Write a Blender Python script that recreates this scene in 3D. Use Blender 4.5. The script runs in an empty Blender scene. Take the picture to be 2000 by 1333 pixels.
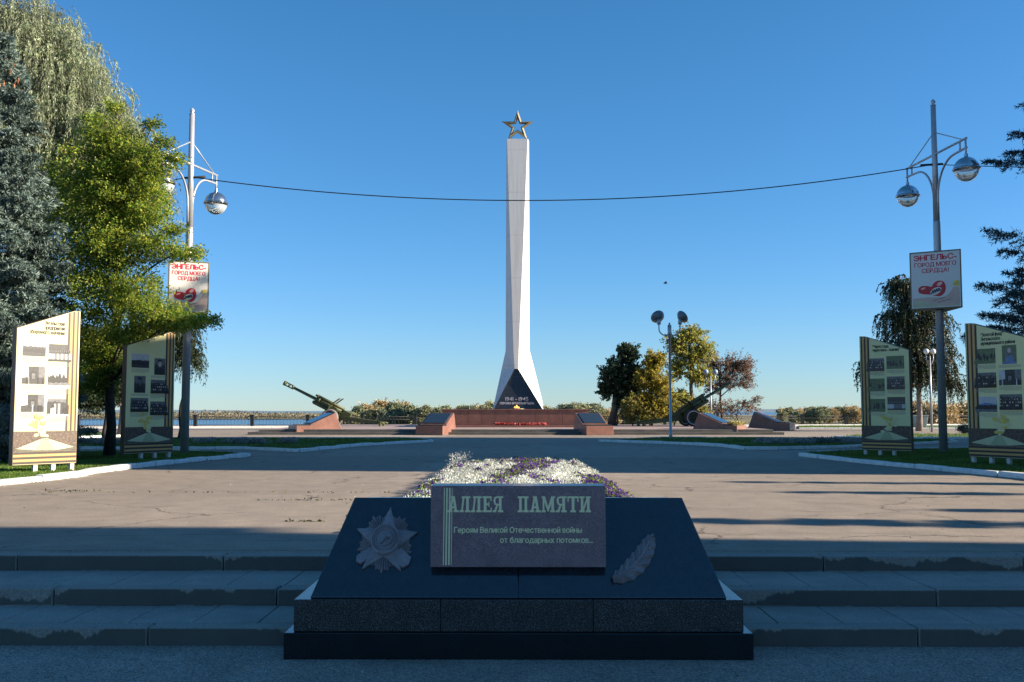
import bpy, bmesh, math
import numpy as np
from mathutils import Vector, Matrix, Euler

S = bpy.context.scene
COL = S.collection
R = math.radians

# ------------------------------------------------------------------ camera
CAM_H = 1.35
F = 1944.0                       # focal length in photo pixels (photo 2000 x 1333)
PITCH, YAW = R(4.03), R(0.354)
cam_d = bpy.data.cameras.new("camera"); cam = bpy.data.objects.new("camera", cam_d); COL.objects.link(cam)
cam_d.sensor_width = 36.0; cam_d.lens = 36.0 * F / 2000.0
cam_d.clip_start = 0.05; cam_d.clip_end = 20000
cam.location = (0, 0, CAM_H); cam.rotation_euler = (math.pi / 2 + PITCH, 0, YAW)
S.camera = cam
# ------------------------------------------------------------------ light
SUN_EL, SUN_AZ = R(20.0), R(6.0)          # sun stands to the right (+x), slightly behind the camera
sdir = Vector((math.cos(SUN_AZ) * math.cos(SUN_EL), -math.sin(SUN_AZ) * math.cos(SUN_EL), math.sin(SUN_EL)))
sun_d = bpy.data.lights.new("sun", 'SUN'); sun = bpy.data.objects.new("sun", sun_d); COL.objects.link(sun)
sun_d.energy = 5.0; sun_d.angle = R(0.5); sun_d.color = (1.0, 0.87, 0.70)
sun.rotation_euler = sdir.to_track_quat('Z', 'Y').to_euler()
W = bpy.data.worlds.new("World"); S.world = W; W.use_nodes = True
wn = W.node_tree; wn.nodes.clear()
sky = wn.nodes.new("ShaderNodeTexSky"); sky.sky_type = 'NISHITA'; sky.sun_disc = False
sky.sun_elevation = SUN_EL; sky.sun_rotation = math.pi / 2 + SUN_AZ
sky.air_density = 1.0; sky.dust_density = 0.0; sky.ozone_density = 6.0
bgn = wn.nodes.new("ShaderNodeBackground"); bgn.inputs[1].default_value = 0.065
won = wn.nodes.new("ShaderNodeOutputWorld")
tint = wn.nodes.new("ShaderNodeMix"); tint.data_type = 'RGBA'; tint.blend_type = 'MULTIPLY'; tint.inputs[0].default_value = 1.0
tint.inputs[7].default_value = (0.72, 0.90, 1.03, 1)          # clear autumn air, camera balanced for the sun
spl = wn.nodes.new("ShaderNodeSeparateColor"); jn = wn.nodes.new("ShaderNodeCombineColor")
pw_ = wn.nodes.new("ShaderNodeMath"); pw_.operation = 'POWER'; pw_.inputs[1].default_value = 1.22
ml_ = wn.nodes.new("ShaderNodeMath"); ml_.operation = 'MULTIPLY'; ml_.inputs[1].default_value = 2.5 ** -.22
mn_ = wn.nodes.new("ShaderNodeMath"); mn_.operation = 'MINIMUM'
wn.links.new(sky.outputs[0], spl.inputs[0]); wn.links.new(spl.outputs[0], pw_.inputs[0]); wn.links.new(pw_.outputs[0], ml_.inputs[0])
wn.links.new(ml_.outputs[0], mn_.inputs[0]); wn.links.new(spl.outputs[0], mn_.inputs[1]); wn.links.new(mn_.outputs[0], jn.inputs[0])
gp_ = wn.nodes.new("ShaderNodeMath"); gp_.operation = 'POWER'; gp_.inputs[1].default_value = .92
gm_ = wn.nodes.new("ShaderNodeMath"); gm_.operation = 'MULTIPLY'; gm_.inputs[1].default_value = 3.0 ** .08
wn.links.new(spl.outputs[1], gp_.inputs[0]); wn.links.new(gp_.outputs[0], gm_.inputs[0]); wn.links.new(gm_.outputs[0], jn.inputs[1]); wn.links.new(spl.outputs[2], jn.inputs[2]); wn.links.new(jn.outputs[0], tint.inputs[6])
wn.links.new(tint.outputs[2], bgn.inputs[0]); wn.links.new(bgn.outputs[0], won.inputs[0])
S.view_settings.view_transform = 'Standard'; S.view_settings.look = 'None'
S.view_settings.gamma = 1; S.view_settings.exposure = 1.42

# ------------------------------------------------------------------ pixel <-> world
_RM = Euler((math.pi / 2 + PITCH, 0, YAW)).to_matrix()
def ray(px, py): return _RM @ Vector(((px - 1000.0) / F, (666.5 - py) / F, -1.0))
def P(px, py, Y):                # the point at depth Y seen at a photo pixel
    d = ray(px, py); t = Y / d.y
    return Vector((d.x * t, Y, CAM_H + d.z * t))
def G(px, py, z=0.0):            # the point at height z seen at a photo pixel
    d = ray(px, py); t = (z - CAM_H) / d.z
    return Vector((d.x * t, d.y * t, z))

# ------------------------------------------------------------------ object helpers
def tag(o, label=None, cat=None, group=None, kind=None):
    if label: o["label"] = label
    if cat: o["category"] = cat
    if group: o["group"] = group
    if kind: o["kind"] = kind
    return o
def empty(name, loc, rz=0.0, label=None, cat=None, group=None):
    o = bpy.data.objects.new(name, None); COL.objects.link(o)
    o.location = loc; o.rotation_euler = (0, 0, rz); o.empty_display_size = .2
    return tag(o, label, cat, group)
def copy_tree(o, parent=None):
    c = o.copy(); COL.objects.link(c)
    if parent: c.parent = parent
    for ch in list(o.children): copy_tree(ch, c)
    return c
def np_mesh(name, verts, faces, mats, parent=None, smooth=False, k=4):
    verts = np.asarray(verts, dtype=np.float32).reshape(-1, 3); faces = np.asarray(faces, dtype=np.int32).reshape(-1, k)
    me = bpy.data.meshes.new(name)
    me.vertices.add(len(verts)); me.vertices.foreach_set("co", verts.ravel())
    me.loops.add(faces.size); me.loops.foreach_set("vertex_index", faces.ravel())
    me.polygons.add(len(faces)); me.polygons.foreach_set("loop_start", np.arange(0, faces.size, k, dtype=np.int32))
    if smooth: me.polygons.foreach_set("use_smooth", np.ones(len(faces), dtype=bool))
    me.update(calc_edges=True)
    for m in (mats if isinstance(mats, (list, tuple)) else [mats]): me.materials.append(m)
    o = bpy.data.objects.new(name, me); COL.objects.link(o)
    if parent: o.parent = parent
    return o

class MB:
    """collects shapes, builds ONE mesh"""
    def __init__(s): s.v = []; s.f = []; s.m = []; s.sm = []
    def add(s, vs, fs, mi=0, smooth=False):
        b = len(s.v); s.v += [tuple(v) for v in vs]
        for f in fs: s.f.append([i + b for i in f]); s.m.append(mi); s.sm.append(smooth)
        return s
    def box(s, x0, x1, y0, y1, z0, z1, mi=0, M=None):
        vs = [Vector((x, y, z)) for z in (z0, z1) for (x, y) in ((x0, y0), (x1, y0), (x1, y1), (x0, y1))]
        if M: vs = [M @ v for v in vs]
        return s.add(vs, [(3, 2, 1, 0), (4, 5, 6, 7), (0, 1, 5, 4), (1, 2, 6, 5), (2, 3, 7, 6), (3, 0, 4, 7)], mi)
    def prism(s, pts, f0, f1, mi=0, M=None):
        """pts 2-D; f0, f1: functions (a,b)->3-D for the two caps (or z heights)"""
        n = len(pts)
        if not callable(f0): z0 = f0; f0 = lambda a, b: Vector((a, b, z0))
        if not callable(f1): z1 = f1; f1 = lambda a, b: Vector((a, b, z1))
        vs = [f0(*p) for p in pts] + [f1(*p) for p in pts]
        if M: vs = [M @ v for v in vs]
        fs = [list(range(n - 1, -1, -1)), list(range(n, 2 * n))] + [(i, (i + 1) % n, n + (i + 1) % n, n + i) for i in range(n)]
        return s.add(vs, fs, mi)
    def poly(s, pts, mi=0): return s.add(pts, [list(range(len(pts)))], mi)
    def tube(s, path, rad, n=8, mi=0, cap=True, smooth=True):
        path = [Vector(p) for p in path]
        if not hasattr(rad, '__len__'): rad = [rad] * len(path)
        vs = []; u = None
        for i, p in enumerate(path):
            d = (path[min(i + 1, len(path) - 1)] - path[max(i - 1, 0)])
            if d.length < 1e-9: d = Vector((0, 0, 1))
            d.normalize()
            if u is None: u = d.orthogonal().normalized()
            u = (u - d * u.dot(d))
            if u.length < 1e-6: u = d.orthogonal()
            u.normalize(); w = d.cross(u)
            for k in range(n):
                a = 2 * math.pi * k / n
                vs.append(p + (u * math.cos(a) + w * math.sin(a)) * rad[i])
        fs = []
        for i in range(len(path) - 1):
            for k in range(n):
                fs.append((i * n + k, i * n + (k + 1) % n, (i + 1) * n + (k + 1) % n, (i + 1) * n + k))
        s.add(vs, fs, mi, smooth)
        if cap:
            b = len(s.v) - len(vs); L = len(path) - 1
            s.f.append([b + k for k in range(n - 1, -1, -1)]); s.m.append(mi); s.sm.append(False)
            s.f.append([b + L * n + k for k in range(n)]); s.m.append(mi); s.sm.append(False)
        return s
    def lathe(s, prof, n=16, M=None, mi=0, smooth=True):
        """prof: (radius, height) along local z"""
        vs = []
        for (r, z) in prof:
            for k in range(n):
                a = 2 * math.pi * k / n; vs.append(Vector((max(r, 1e-5) * math.cos(a), max(r, 1e-5) * math.sin(a), z)))
        if M: vs = [M @ v for v in vs]
        fs = [(i * n + k, i * n + (k + 1) % n, (i + 1) * n + (k + 1) % n, (i + 1) * n + k) for i in range(len(prof) - 1) for k in range(n)]
        return s.add(vs, fs, mi, smooth)
    def build(s, name, mats, parent=None, bevel=0.0, seg=2):
        me = bpy.data.meshes.new(name); me.from_pydata([tuple(v) for v in s.v], [], s.f)
        for m in (mats if isinstance(mats, (list, tuple)) else [mats]): me.materials.append(m)
        me.polygons.foreach_set("material_index", s.m); me.polygons.foreach_set("use_smooth", s.sm)
        me.update()
        o = bpy.data.objects.new(name, me); COL.objects.link(o)
        if parent: o.parent = parent
        if bevel:
            b = o.modifiers.new("bevel", 'BEVEL'); b.width = bevel; b.segments = seg; b.limit_method = 'ANGLE'; b.angle_limit = R(40)
        return o

_gc = {}
def _raw(body):
    """outline mesh of a string in the built-in font at size 1"""
    cu = bpy.data.curves.new("glyph", 'FONT'); cu.body = body; cu.size = 1.0; cu.resolution_u = 3
    t = bpy.data.objects.new("glyph", cu); COL.objects.link(t); bpy.context.view_layer.update()
    me = bpy.data.meshes.new_from_object(t.evaluated_get(bpy.context.evaluated_depsgraph_get()))
    bpy.data.objects.remove(t); bpy.data.curves.remove(cu)
    vs = np.array([v.co for v in me.vertices]).reshape(-1, 3); fs = [list(p.vertices) for p in me.polygons]; bpy.data.meshes.remove(me)
    return vs, fs
_SMALL = {'н': 'Н', 'ь': 'Ь', 'ы': 'ЬI', 'в': 'В', 'т': 'Т', 'м': 'М', 'к': 'К', 'г': 'Г', 'п': 'П', 'л': 'Л', 'д': 'Д', 'ч': 'Ч', 'я': 'Я', 'з': 'З'}
def glyph(c):
    """(vertices, faces, advance); small Cyrillic letters of capital shape are cut from the capitals at x-height"""
    if c not in _gc:
        if c == ' ': _gc[c] = (np.zeros((0, 3)), [], .26)
        elif c in 'фФ':                       # a ring and a stem
            vs, fs, adv = glyph('о' if c == 'ф' else 'О'); cx = adv / 2; lo, hi = ((-.2, .76) if c == 'ф' else (-.03, .76)); n0 = len(vs)
            if c == 'Ф': vs = (vs - [0, .36, 0]) * [1, .80, 1] + [0, .36, 0]
            vs = np.concatenate([vs, [(cx - .045, lo, .0004), (cx + .045, lo, .0004), (cx + .045, hi, .0004), (cx - .045, hi, .0004)]]); _gc[c] = (vs, fs + [[n0, n0 + 1, n0 + 2, n0 + 3]], adv)
        elif c == 'Э':                        # a mirrored C with a bar
            vs, fs, adv = glyph('С'); vs = vs * [-1, 1, 1] + [adv, 0, 0]; n0 = len(vs)
            vs = np.concatenate([vs, [(.22, .315, .0004), (adv - .10, .315, .0004), (adv - .10, .405, .0004), (.22, .405, .0004)]]); _gc[c] = (vs, fs + [[n0, n0 + 1, n0 + 2, n0 + 3]], adv)
        else:
            src = _SMALL.get(c, c); vs, fs = _raw(src); k = .75 if c in _SMALL else 1.0; vs = vs * [k * 1.02 if c in _SMALL else 1, k, 1]
            x0, x1 = vs[:, 0].min(), vs[:, 0].max(); sb = .045 if c.isalnum() else .06
            if c in '-.!,': sb = .05
            vs = vs - [x0 - sb, 0, 0]; _gc[c] = (vs, fs, x1 - x0 + 2 * sb)
    return _gc[c]
def text_mesh(name, body, size, mat, parent, M, xs=1.0, bold=0.0, align='LEFT', width=None):
    """lettering as a thin mesh; bold thickens the strokes by stacking shifted layers 0.3 mm apart; width fits it to a length"""
    V, Fc, x = [], [], 0.0; b0 = 0
    for c in body:
        vs, fs, adv = glyph(c); V.append(vs + [x, 0, 0]); Fc += [[i + b0 for i in f] for f in fs]; b0 += len(vs); x += adv
    vs = np.concatenate(V) * size
    x0, x1 = vs[:, 0].min(), vs[:, 0].max(); ref = {'LEFT': x0, 'RIGHT': x1, 'CENTER': (x0 + x1) / 2}[align]
    vs[:, 0] = (vs[:, 0] - ref) * (width / (x1 - x0) if width else xs)
    q = MB()
    offs = [(0, 0)] if not bold else [(0, 0), (bold, 0), (-bold, 0), (0, bold * .8), (0, -bold * .8)]
    for k, (dx, dy) in enumerate(offs): q.add([M @ Vector((v[0] + dx, v[1] + dy, v[2] + .0003 * k)) for v in vs], Fc)
    return q.build(name, mat, parent)

# ------------------------------------------------------------------ materials
def nodes_of(name):
    m = bpy.data.materials.new(name); m.use_nodes = True
    nt = m.node_tree; b = nt.nodes["Principled BSDF"]
    return m, nt, b
def ramp(nt, fac, stops):
    r = nt.nodes.new("ShaderNodeValToRGB"); el = r.color_ramp.elements
    while len(el) < len(stops): el.new(.5)
    for e, (p, c) in zip(el, stops): e.position = p; e.color = (*c, 1) if len(c) == 3 else c
    if fac is not None: nt.links.new(fac, r.inputs[0])
    return r
def noise(nt, scale, detail=6, rough=.6, vec=None, dist=0.0):
    n = nt.nodes.new("ShaderNodeTexNoise"); n.inputs["Scale"].default_value = scale
    n.inputs["Detail"].default_value = detail; n.inputs["Roughness"].default_value = rough; n.inputs["Distortion"].default_value = dist
    if vec is not None: nt.links.new(vec, n.inputs["Vector"])
    return n
def coords(nt, kind="Object"):
    t = nt.nodes.new("ShaderNodeTexCoord"); return t.outputs[kind]
def mixc(nt, fac, a, b, mode='MIX'):
    n = nt.nodes.new("ShaderNodeMix"); n.data_type = 'RGBA'; n.blend_type = mode
    for sock, v in ((n.inputs[0], fac), (n.inputs[6], a), (n.inputs[7], b)):
        if hasattr(v, 'is_output'): nt.links.new(v, sock)
        elif isinstance(v, (int, float)): sock.default_value = v
        else: sock.default_value = (*v, 1)
    return n.outputs[2]
def bump(nt, b, h, strength=.3, dist=.02):
    n = nt.nodes.new("ShaderNodeBump"); n.inputs["Strength"].default_value = strength; n.inputs["Distance"].default_value = dist
    nt.links.new(h, n.inputs["Height"]); nt.links.new(n.outputs[0], b.inputs["Normal"])
def mat(name, c, var=.15, scale=6.0, rough=.6, metal=0.0, bmp=.0, spec=.4, fine=0.0, rvar=0.0):
    m, nt, b = nodes_of(name)
    v = coords(nt); n = noise(nt, scale, 5, .65, v)
    lo = tuple(max(0, x * (1 - var)) for x in c); hi = tuple(min(1, x * (1 + var)) for x in c)
    r = ramp(nt, n.outputs[0], [(.3, lo), (.7, hi)]); out = r.outputs[0]
    if fine:
        n2 = noise(nt, scale * 25, 2, .5, v); r2 = ramp(nt, n2.outputs[0], [(.35, (1 - fine,) * 3), (.65, (1 + fine,) * 3)])
        out = mixc(nt, 1.0, out, r2.outputs[0], 'MULTIPLY')
    nt.links.new(out, b.inputs["Base Color"])
    b.inputs["Roughness"].default_value = rough; b.inputs["Metallic"].default_value = metal
    b.inputs["Specular IOR Level"].default_value = spec
    if rvar:
        mr = nt.nodes.new("ShaderNodeMapRange"); mr.inputs[3].default_value = max(.02, rough - rvar); mr.inputs[4].default_value = rough + rvar
        nt.links.new(n.outputs[0], mr.inputs[0]); nt.links.new(mr.outputs[0], b.inputs["Roughness"])
    if bmp: bump(nt, b, n.outputs[0], bmp, .02)
    return m
def leaf_mat(name, cols, trans=.3, rough=.55, spec=.25):
    m, nt, b = nodes_of(name)
    g = nt.nodes.new("ShaderNodeNewGeometry")
    n = len(cols); r = ramp(nt, g.outputs["Random Per Island"], [(i / max(1, n - 1), c) for i, c in enumerate(cols)])
    nz = noise(nt, .8, 2, .5, coords(nt)); rr = ramp(nt, nz.outputs[0], [(.35, (.72,) * 3), (.65, (1.2,) * 3)])
    col = mixc(nt, 1.0, r.outputs[0], rr.outputs[0], 'MULTIPLY')
    nt.links.new(col, b.inputs["Base Color"]); b.inputs["Roughness"].default_value = rough; b.inputs["Specular IOR Level"].default_value = spec
    if trans:
        t = nt.nodes.new("ShaderNodeBsdfTranslucent"); nt.links.new(col, t.inputs[0])
        mx = nt.nodes.new("ShaderNodeMixShader"); mx.inputs[0].default_value = trans
        nt.links.new(b.outputs[0], mx.inputs[1]); nt.links.new(t.outputs[0], mx.inputs[2])
        nt.links.new(mx.outputs[0], nt.nodes["Material Output"].inputs[0])
    return m
def granite(name, cols, scale=120, rough=.25, joints=None, jcol=(.3, .28, .26), spec=.5):
    """speckled stone; joints = (width, height) of the facing tiles"""
    m, nt, b = nodes_of(name); v = coords(nt)
    n = noise(nt, scale, 3, .7, v); n2 = noise(nt, scale * .05, 3, .6, v)
    r = ramp(nt, n.outputs[0], [(.3 + .4 * i / max(1, len(cols) - 1), c) for i, c in enumerate(cols)])
    r2 = ramp(nt, n2.outputs[0], [(.3, (.8,) * 3), (.7, (1.15,) * 3)])
    out = mixc(nt, 1.0, r.outputs[0], r2.outputs[0], 'MULTIPLY')
    nt.links.new(out, b.inputs["Base Color"])
    b.inputs["Roughness"].default_value = rough; b.inputs["Specular IOR Level"].default_value = spec
    return m
def asphalt(name, c1, c2, speck=.35, cracks=True, scale=1.0, wet=0.0):
    m, nt, b = nodes_of(name); v = coords(nt)
    big = noise(nt, .28 * scale, 5, .6, v); mid = noise(nt, 2.2 * scale, 6, .65, v); fine = noise(nt, 95 * scale, 2, .6, v); f2 = noise(nt, 28 * scale, 3, .7, v)
    base = mixc(nt, big.outputs[0], c1, c2)
    r2 = ramp(nt, mid.outputs[0], [(.3, (.82,) * 3), (.7, (1.14,) * 3)]); base = mixc(nt, 1, base, r2.outputs[0], 'MULTIPLY')
    r3 = ramp(nt, fine.outputs[0], [(.36, (1 - speck,) * 3), (.5, (1,) * 3), (.66, (1 + speck,) * 3)]); base = mixc(nt, 1, base, r3.outputs[0], 'MULTIPLY')
    r5 = ramp(nt, f2.outputs[0], [(.38, (.86,) * 3), (.6, (1.08,) * 3)]); base = mixc(nt, 1, base, r5.outputs[0], 'MULTIPLY')
    if cracks:
        dn = noise(nt, .9, 4, .6, v); mp = nt.nodes.new("ShaderNodeVectorMath"); mp.operation = 'ADD'
        sc = nt.nodes.new("ShaderNodeVectorMath"); sc.operation = 'SCALE'; sc.inputs[3].default_value = 1.1
        nt.links.new(dn.outputs[1], sc.inputs[0]); nt.links.new(v, mp.inputs[0]); nt.links.new(sc.outputs[0], mp.inputs[1])
        vo = nt.nodes.new("ShaderNodeTexVoronoi"); vo.feature = 'DISTANCE_TO_EDGE'; vo.inputs["Scale"].default_value = .33
        nt.links.new(mp.outputs[0], vo.inputs["Vector"])
        cr = ramp(nt, vo.outputs[0], [(.0, (.35,) * 3), (.004, (.5,) * 3), (.009, (1,) * 3)])
        gate = noise(nt, .5, 2, .5, v); gr = ramp(nt, gate.outputs[0], [(.47, (0,) * 3), (.56, (1,) * 3)])
        crm = mixc(nt, gr.outputs[0], (1, 1, 1), cr.outputs[0]); base = mixc(nt, 1, base, crm, 'MULTIPLY')
        # old repair patches of slightly different tone, and tarred seams across the alley
        pv = nt.nodes.new("ShaderNodeTexVoronoi"); pv.feature = 'F1'; pv.inputs["Scale"].default_value = .16; pv.distance = 'CHEBYCHEV'; nt.links.new(mp.outputs[0], pv.inputs["Vector"])
        bw_ = nt.nodes.new("ShaderNodeRGBToBW"); nt.links.new(pv.outputs["Color"], bw_.inputs[0]); pr_ = ramp(nt, bw_.outputs[0], [(.2, (.86,) * 3), (.8, (1.08,) * 3)]); base = mixc(nt, 1, base, pr_.outputs[0], 'MULTIPLY')
        so = nt.nodes.new("ShaderNodeSeparateXYZ"); nt.links.new(v, so.inputs[0]); wob = noise(nt, .22, 5, .6, v)
        yy = nt.nodes.new("ShaderNodeMath"); yy.operation = 'MULTIPLY_ADD'; yy.inputs[1].default_value = 1.5; nt.links.new(wob.outputs[0], yy.inputs[0]); nt.links.new(so.outputs[1], yy.inputs[2])
        md = nt.nodes.new("ShaderNodeMath"); md.operation = 'PINGPONG'; md.inputs[1].default_value = 2.95; nt.links.new(yy.outputs[0], md.inputs[0])
        sr = ramp(nt, md.outputs[0], [(0, (.45, .43, .40)), (.012, (.62, .6, .56)), (.022, (1, 1, 1))]); base = mixc(nt, .75, base, sr.outputs[0], 'MULTIPLY')
    nt.links.new(base, b.inputs["Base Color"]); b.inputs["Roughness"].default_value = .85; b.inputs["Specular IOR Level"].default_value = .25
    bump(nt, b, fine.outputs[0], .35, .006)
    return m

M_asph = asphalt("asphalt_upper", (.265, .218, .172), (.345, .283, .222))
M_asph2 = asphalt("asphalt_lower", (.27, .225, .185), (.35, .29, .24), speck=.6, cracks=False)
M_conc = None
def step_mat():
    m, nt, b = nodes_of("step_concrete"); v = coords(nt)
    n = noise(nt, 3.0, 6, .7, v); f = noise(nt, 60, 3, .6, v)
    base = mixc(nt, n.outputs[0], (.22, .195, .165), (.32, .285, .24))
    rf = ramp(nt, f.outputs[0], [(.35, (.75,) * 3), (.65, (1.2,) * 3)]); base = mixc(nt, 1, base, rf.outputs[0], 'MULTIPLY')
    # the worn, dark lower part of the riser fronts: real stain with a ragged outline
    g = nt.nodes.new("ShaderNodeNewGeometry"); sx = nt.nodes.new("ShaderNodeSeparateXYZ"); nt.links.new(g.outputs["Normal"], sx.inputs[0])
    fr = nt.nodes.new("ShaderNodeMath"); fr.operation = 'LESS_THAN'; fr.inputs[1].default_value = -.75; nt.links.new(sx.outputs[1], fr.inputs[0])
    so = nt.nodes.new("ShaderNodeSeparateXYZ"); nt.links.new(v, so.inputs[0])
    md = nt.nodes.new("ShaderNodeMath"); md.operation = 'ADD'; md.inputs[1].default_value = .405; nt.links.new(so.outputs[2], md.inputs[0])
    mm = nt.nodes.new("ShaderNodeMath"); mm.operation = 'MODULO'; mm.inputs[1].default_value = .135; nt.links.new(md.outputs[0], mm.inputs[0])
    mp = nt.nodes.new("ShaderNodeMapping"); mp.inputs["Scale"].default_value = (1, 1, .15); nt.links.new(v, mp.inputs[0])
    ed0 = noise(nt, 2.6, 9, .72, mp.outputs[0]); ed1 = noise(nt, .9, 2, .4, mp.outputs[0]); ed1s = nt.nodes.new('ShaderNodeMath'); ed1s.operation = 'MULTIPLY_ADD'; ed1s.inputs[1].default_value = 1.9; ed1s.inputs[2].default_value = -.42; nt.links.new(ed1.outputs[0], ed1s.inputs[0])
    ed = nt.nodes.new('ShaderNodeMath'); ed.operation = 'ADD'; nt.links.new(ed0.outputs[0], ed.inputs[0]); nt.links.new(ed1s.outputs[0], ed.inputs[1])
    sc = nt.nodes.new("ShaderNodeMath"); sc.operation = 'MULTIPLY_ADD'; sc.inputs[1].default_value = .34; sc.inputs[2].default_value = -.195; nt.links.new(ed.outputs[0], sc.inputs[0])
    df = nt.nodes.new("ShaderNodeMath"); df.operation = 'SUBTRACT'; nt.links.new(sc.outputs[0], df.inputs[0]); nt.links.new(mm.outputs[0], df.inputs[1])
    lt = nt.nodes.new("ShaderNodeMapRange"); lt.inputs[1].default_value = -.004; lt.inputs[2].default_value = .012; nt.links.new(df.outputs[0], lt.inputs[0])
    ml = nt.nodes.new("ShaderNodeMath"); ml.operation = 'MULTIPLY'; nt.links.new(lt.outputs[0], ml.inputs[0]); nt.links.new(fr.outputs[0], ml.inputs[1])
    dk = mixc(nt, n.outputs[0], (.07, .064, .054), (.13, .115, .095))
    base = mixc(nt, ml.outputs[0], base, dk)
    nt.links.new(base, b.inputs["Base Color"]); b.inputs["Roughness"].default_value = .85
    bump(nt, b, f.outputs[0], .4, .006)
    return m
M_step = step_mat()
M_tile = mat("tread_tile", (.31, .265, .225), .16, 2.5, .8, fine=.18)
M_joint = mat("joint_dark", (.06, .055, .05), .2, 5, .9)
M_black = granite("polished_black_granite", [(.014, .020, .026), (.022, .030, .038), (.032, .042, .052)], 260, .07, spec=1.0)
M_dgran = granite("dark_speckled_granite", [(.008, .008, .009), (.04, .036, .034), (.19, .17, .155)], 110, .22)
M_plaq = granite("purple_grey_granite", [(.06, .035, .04), (.24, .135, .15), (.42, .26, .27)], 150, .3)
M_relief = granite("carved_granite", [(.115, .092, .094), (.28, .22, .22), (.43, .345, .335)], 170, .6)
M_letter = mat("gilt_letter", (1.0, .82, .46), .04, 30, .45, .1)
M_red = granite("red_granite", [(.135, .062, .046), (.225, .108, .082), (.32, .17, .135)], 40, .35)
M_redtop = granite("red_granite_cap", [(.13, .055, .045), (.22, .10, .08), (.28, .15, .12)], 40, .3)
def stele_mat():
    mm, nt, b = nodes_of("stele_white_paint"); v = coords(nt)
    n = noise(nt, .5, 5, .6, v); c = mixc(nt, n.outputs[0], (.60, .58, .545), (.70, .68, .645))
    mp = nt.nodes.new("ShaderNodeMapping"); mp.inputs["Scale"].default_value = (5, 5, .14); nt.links.new(v, mp.inputs[0])
    st_ = noise(nt, 1.4, 5, .65, mp.outputs[0]); r = ramp(nt, st_.outputs[0], [(.32, (.86, .85, .83)), (.5, (1, 1, 1)), (.7, (1.03,) * 3)]); c = mixc(nt, 1, c, r.outputs[0], 'MULTIPLY')
    sp = nt.nodes.new("ShaderNodeSeparateXYZ"); nt.links.new(v, sp.inputs[0])
    md = nt.nodes.new("ShaderNodeMath"); md.operation = 'PINGPONG'; md.inputs[1].default_value = 1.55; nt.links.new(sp.outputs[2], md.inputs[0])
    sm = ramp(nt, md.outputs[0], [(.0, (.70, .69, .67)), (.012, (.80, .79, .78)), (.02, (1, 1, 1))]); c = mixc(nt, 1, c, sm.outputs[0], 'MULTIPLY')
    nt.links.new(c, b.inputs["Base Color"]); b.inputs["Roughness"].default_value = .65; return mm
M_white = stele_mat()
M_steleblk = granite("stele_black_granite", [(.012, .014, .016), (.025, .028, .032), (.045, .05, .055)], 30, .2)
M_stjoint = mat("stele_joint", (.10, .105, .11), .2, 5, .8)
M_brass = mat("aged_brass_star", (.30, .25, .16), .25, 2, .42, .6)
M_paintw = mat("whitewash_kerb", (.66, .66, .63), .16, 5, .85, fine=.12, bmp=.3)
M_parapet = mat("parapet_whitewash", (.72, .70, .66), .1, 1, .8)
M_plaza = mat("plaza_granite", (.34, .25, .215), .12, .7, .7, fine=.08)
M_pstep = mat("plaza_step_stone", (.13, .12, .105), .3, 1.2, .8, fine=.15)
M_lawn = mat("lawn_soil_grass", (.06, .11, .02), .35, 1.2, .9, fine=.4)
M_grass = leaf_mat("grass_blade", [(.055, .115, .016), (.10, .18, .025), (.17, .21, .045)], .3)
M_steel = mat("lamp_post_grey_paint", (.42, .43, .45), .08, 3, .38, .35, fine=.03)
M_chrome = mat("lamp_dome_metal", (.55, .56, .58), .05, 4, .18, .95)
M_iron = mat("black_iron", (.012, .013, .014), .3, 10, .5)
M_rail = mat("railing_iron", (.02, .022, .024), .3, 4, .6)
M_olive = mat("olive_drab_paint", (.075, .085, .032), .18, 3, .5)
M_olive2 = mat("olive_drab_dark", (.028, .03, .016), .25, 3, .55)
M_tyre = mat("tyre_grey_rubber", (.17, .165, .16), .15, 6, .8)
M_tyred = mat("tyre_dark_rubber", (.035, .034, .033), .2, 6, .8)
M_rimw = mat("rim_white_band", (.6, .6, .58), .08, 6, .6)
M_bark = mat("tree_bark", (.10, .082, .065), .35, 9, .9, bmp=.6)
M_barkd = mat("tree_bark_dark", (.05, .042, .035), .35, 9, .9, bmp=.6)
M_barkp = mat("tree_bark_pale", (.24, .20, .17), .3, 9, .9, bmp=.5)
M_cable = mat("cable_black", (.015, .015, .017), .1, 5, .6)
M_legw = mat("board_leg_pale", (.55, .52, .47), .08, 6, .7)
M_edge = mat("board_edge_brown", (.13, .085, .055), .2, 8, .6)
M_soil = mat("bed_soil", (.06, .045, .032), .3, 8, .95)
def glass_mat():
    m, nt, b = nodes_of("lamp_clear_glass")
    b.inputs["Base Color"].default_value = (.80, .86, .90, 1); b.inputs["Roughness"].default_value = .12
    b.inputs["Transmission Weight"].default_value = .55; b.inputs["IOR"].default_value = 1.2
    n = noise(nt, 5, 2, .5, coords(nt)); mr = nt.nodes.new("ShaderNodeMapRange"); mr.inputs[3].default_value = .05; mr.inputs[4].default_value = .2
    nt.links.new(n.outputs[0], mr.inputs[0]); nt.links.new(mr.outputs[0], b.inputs["Roughness"])
    return m
M_glass = glass_mat()

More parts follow.
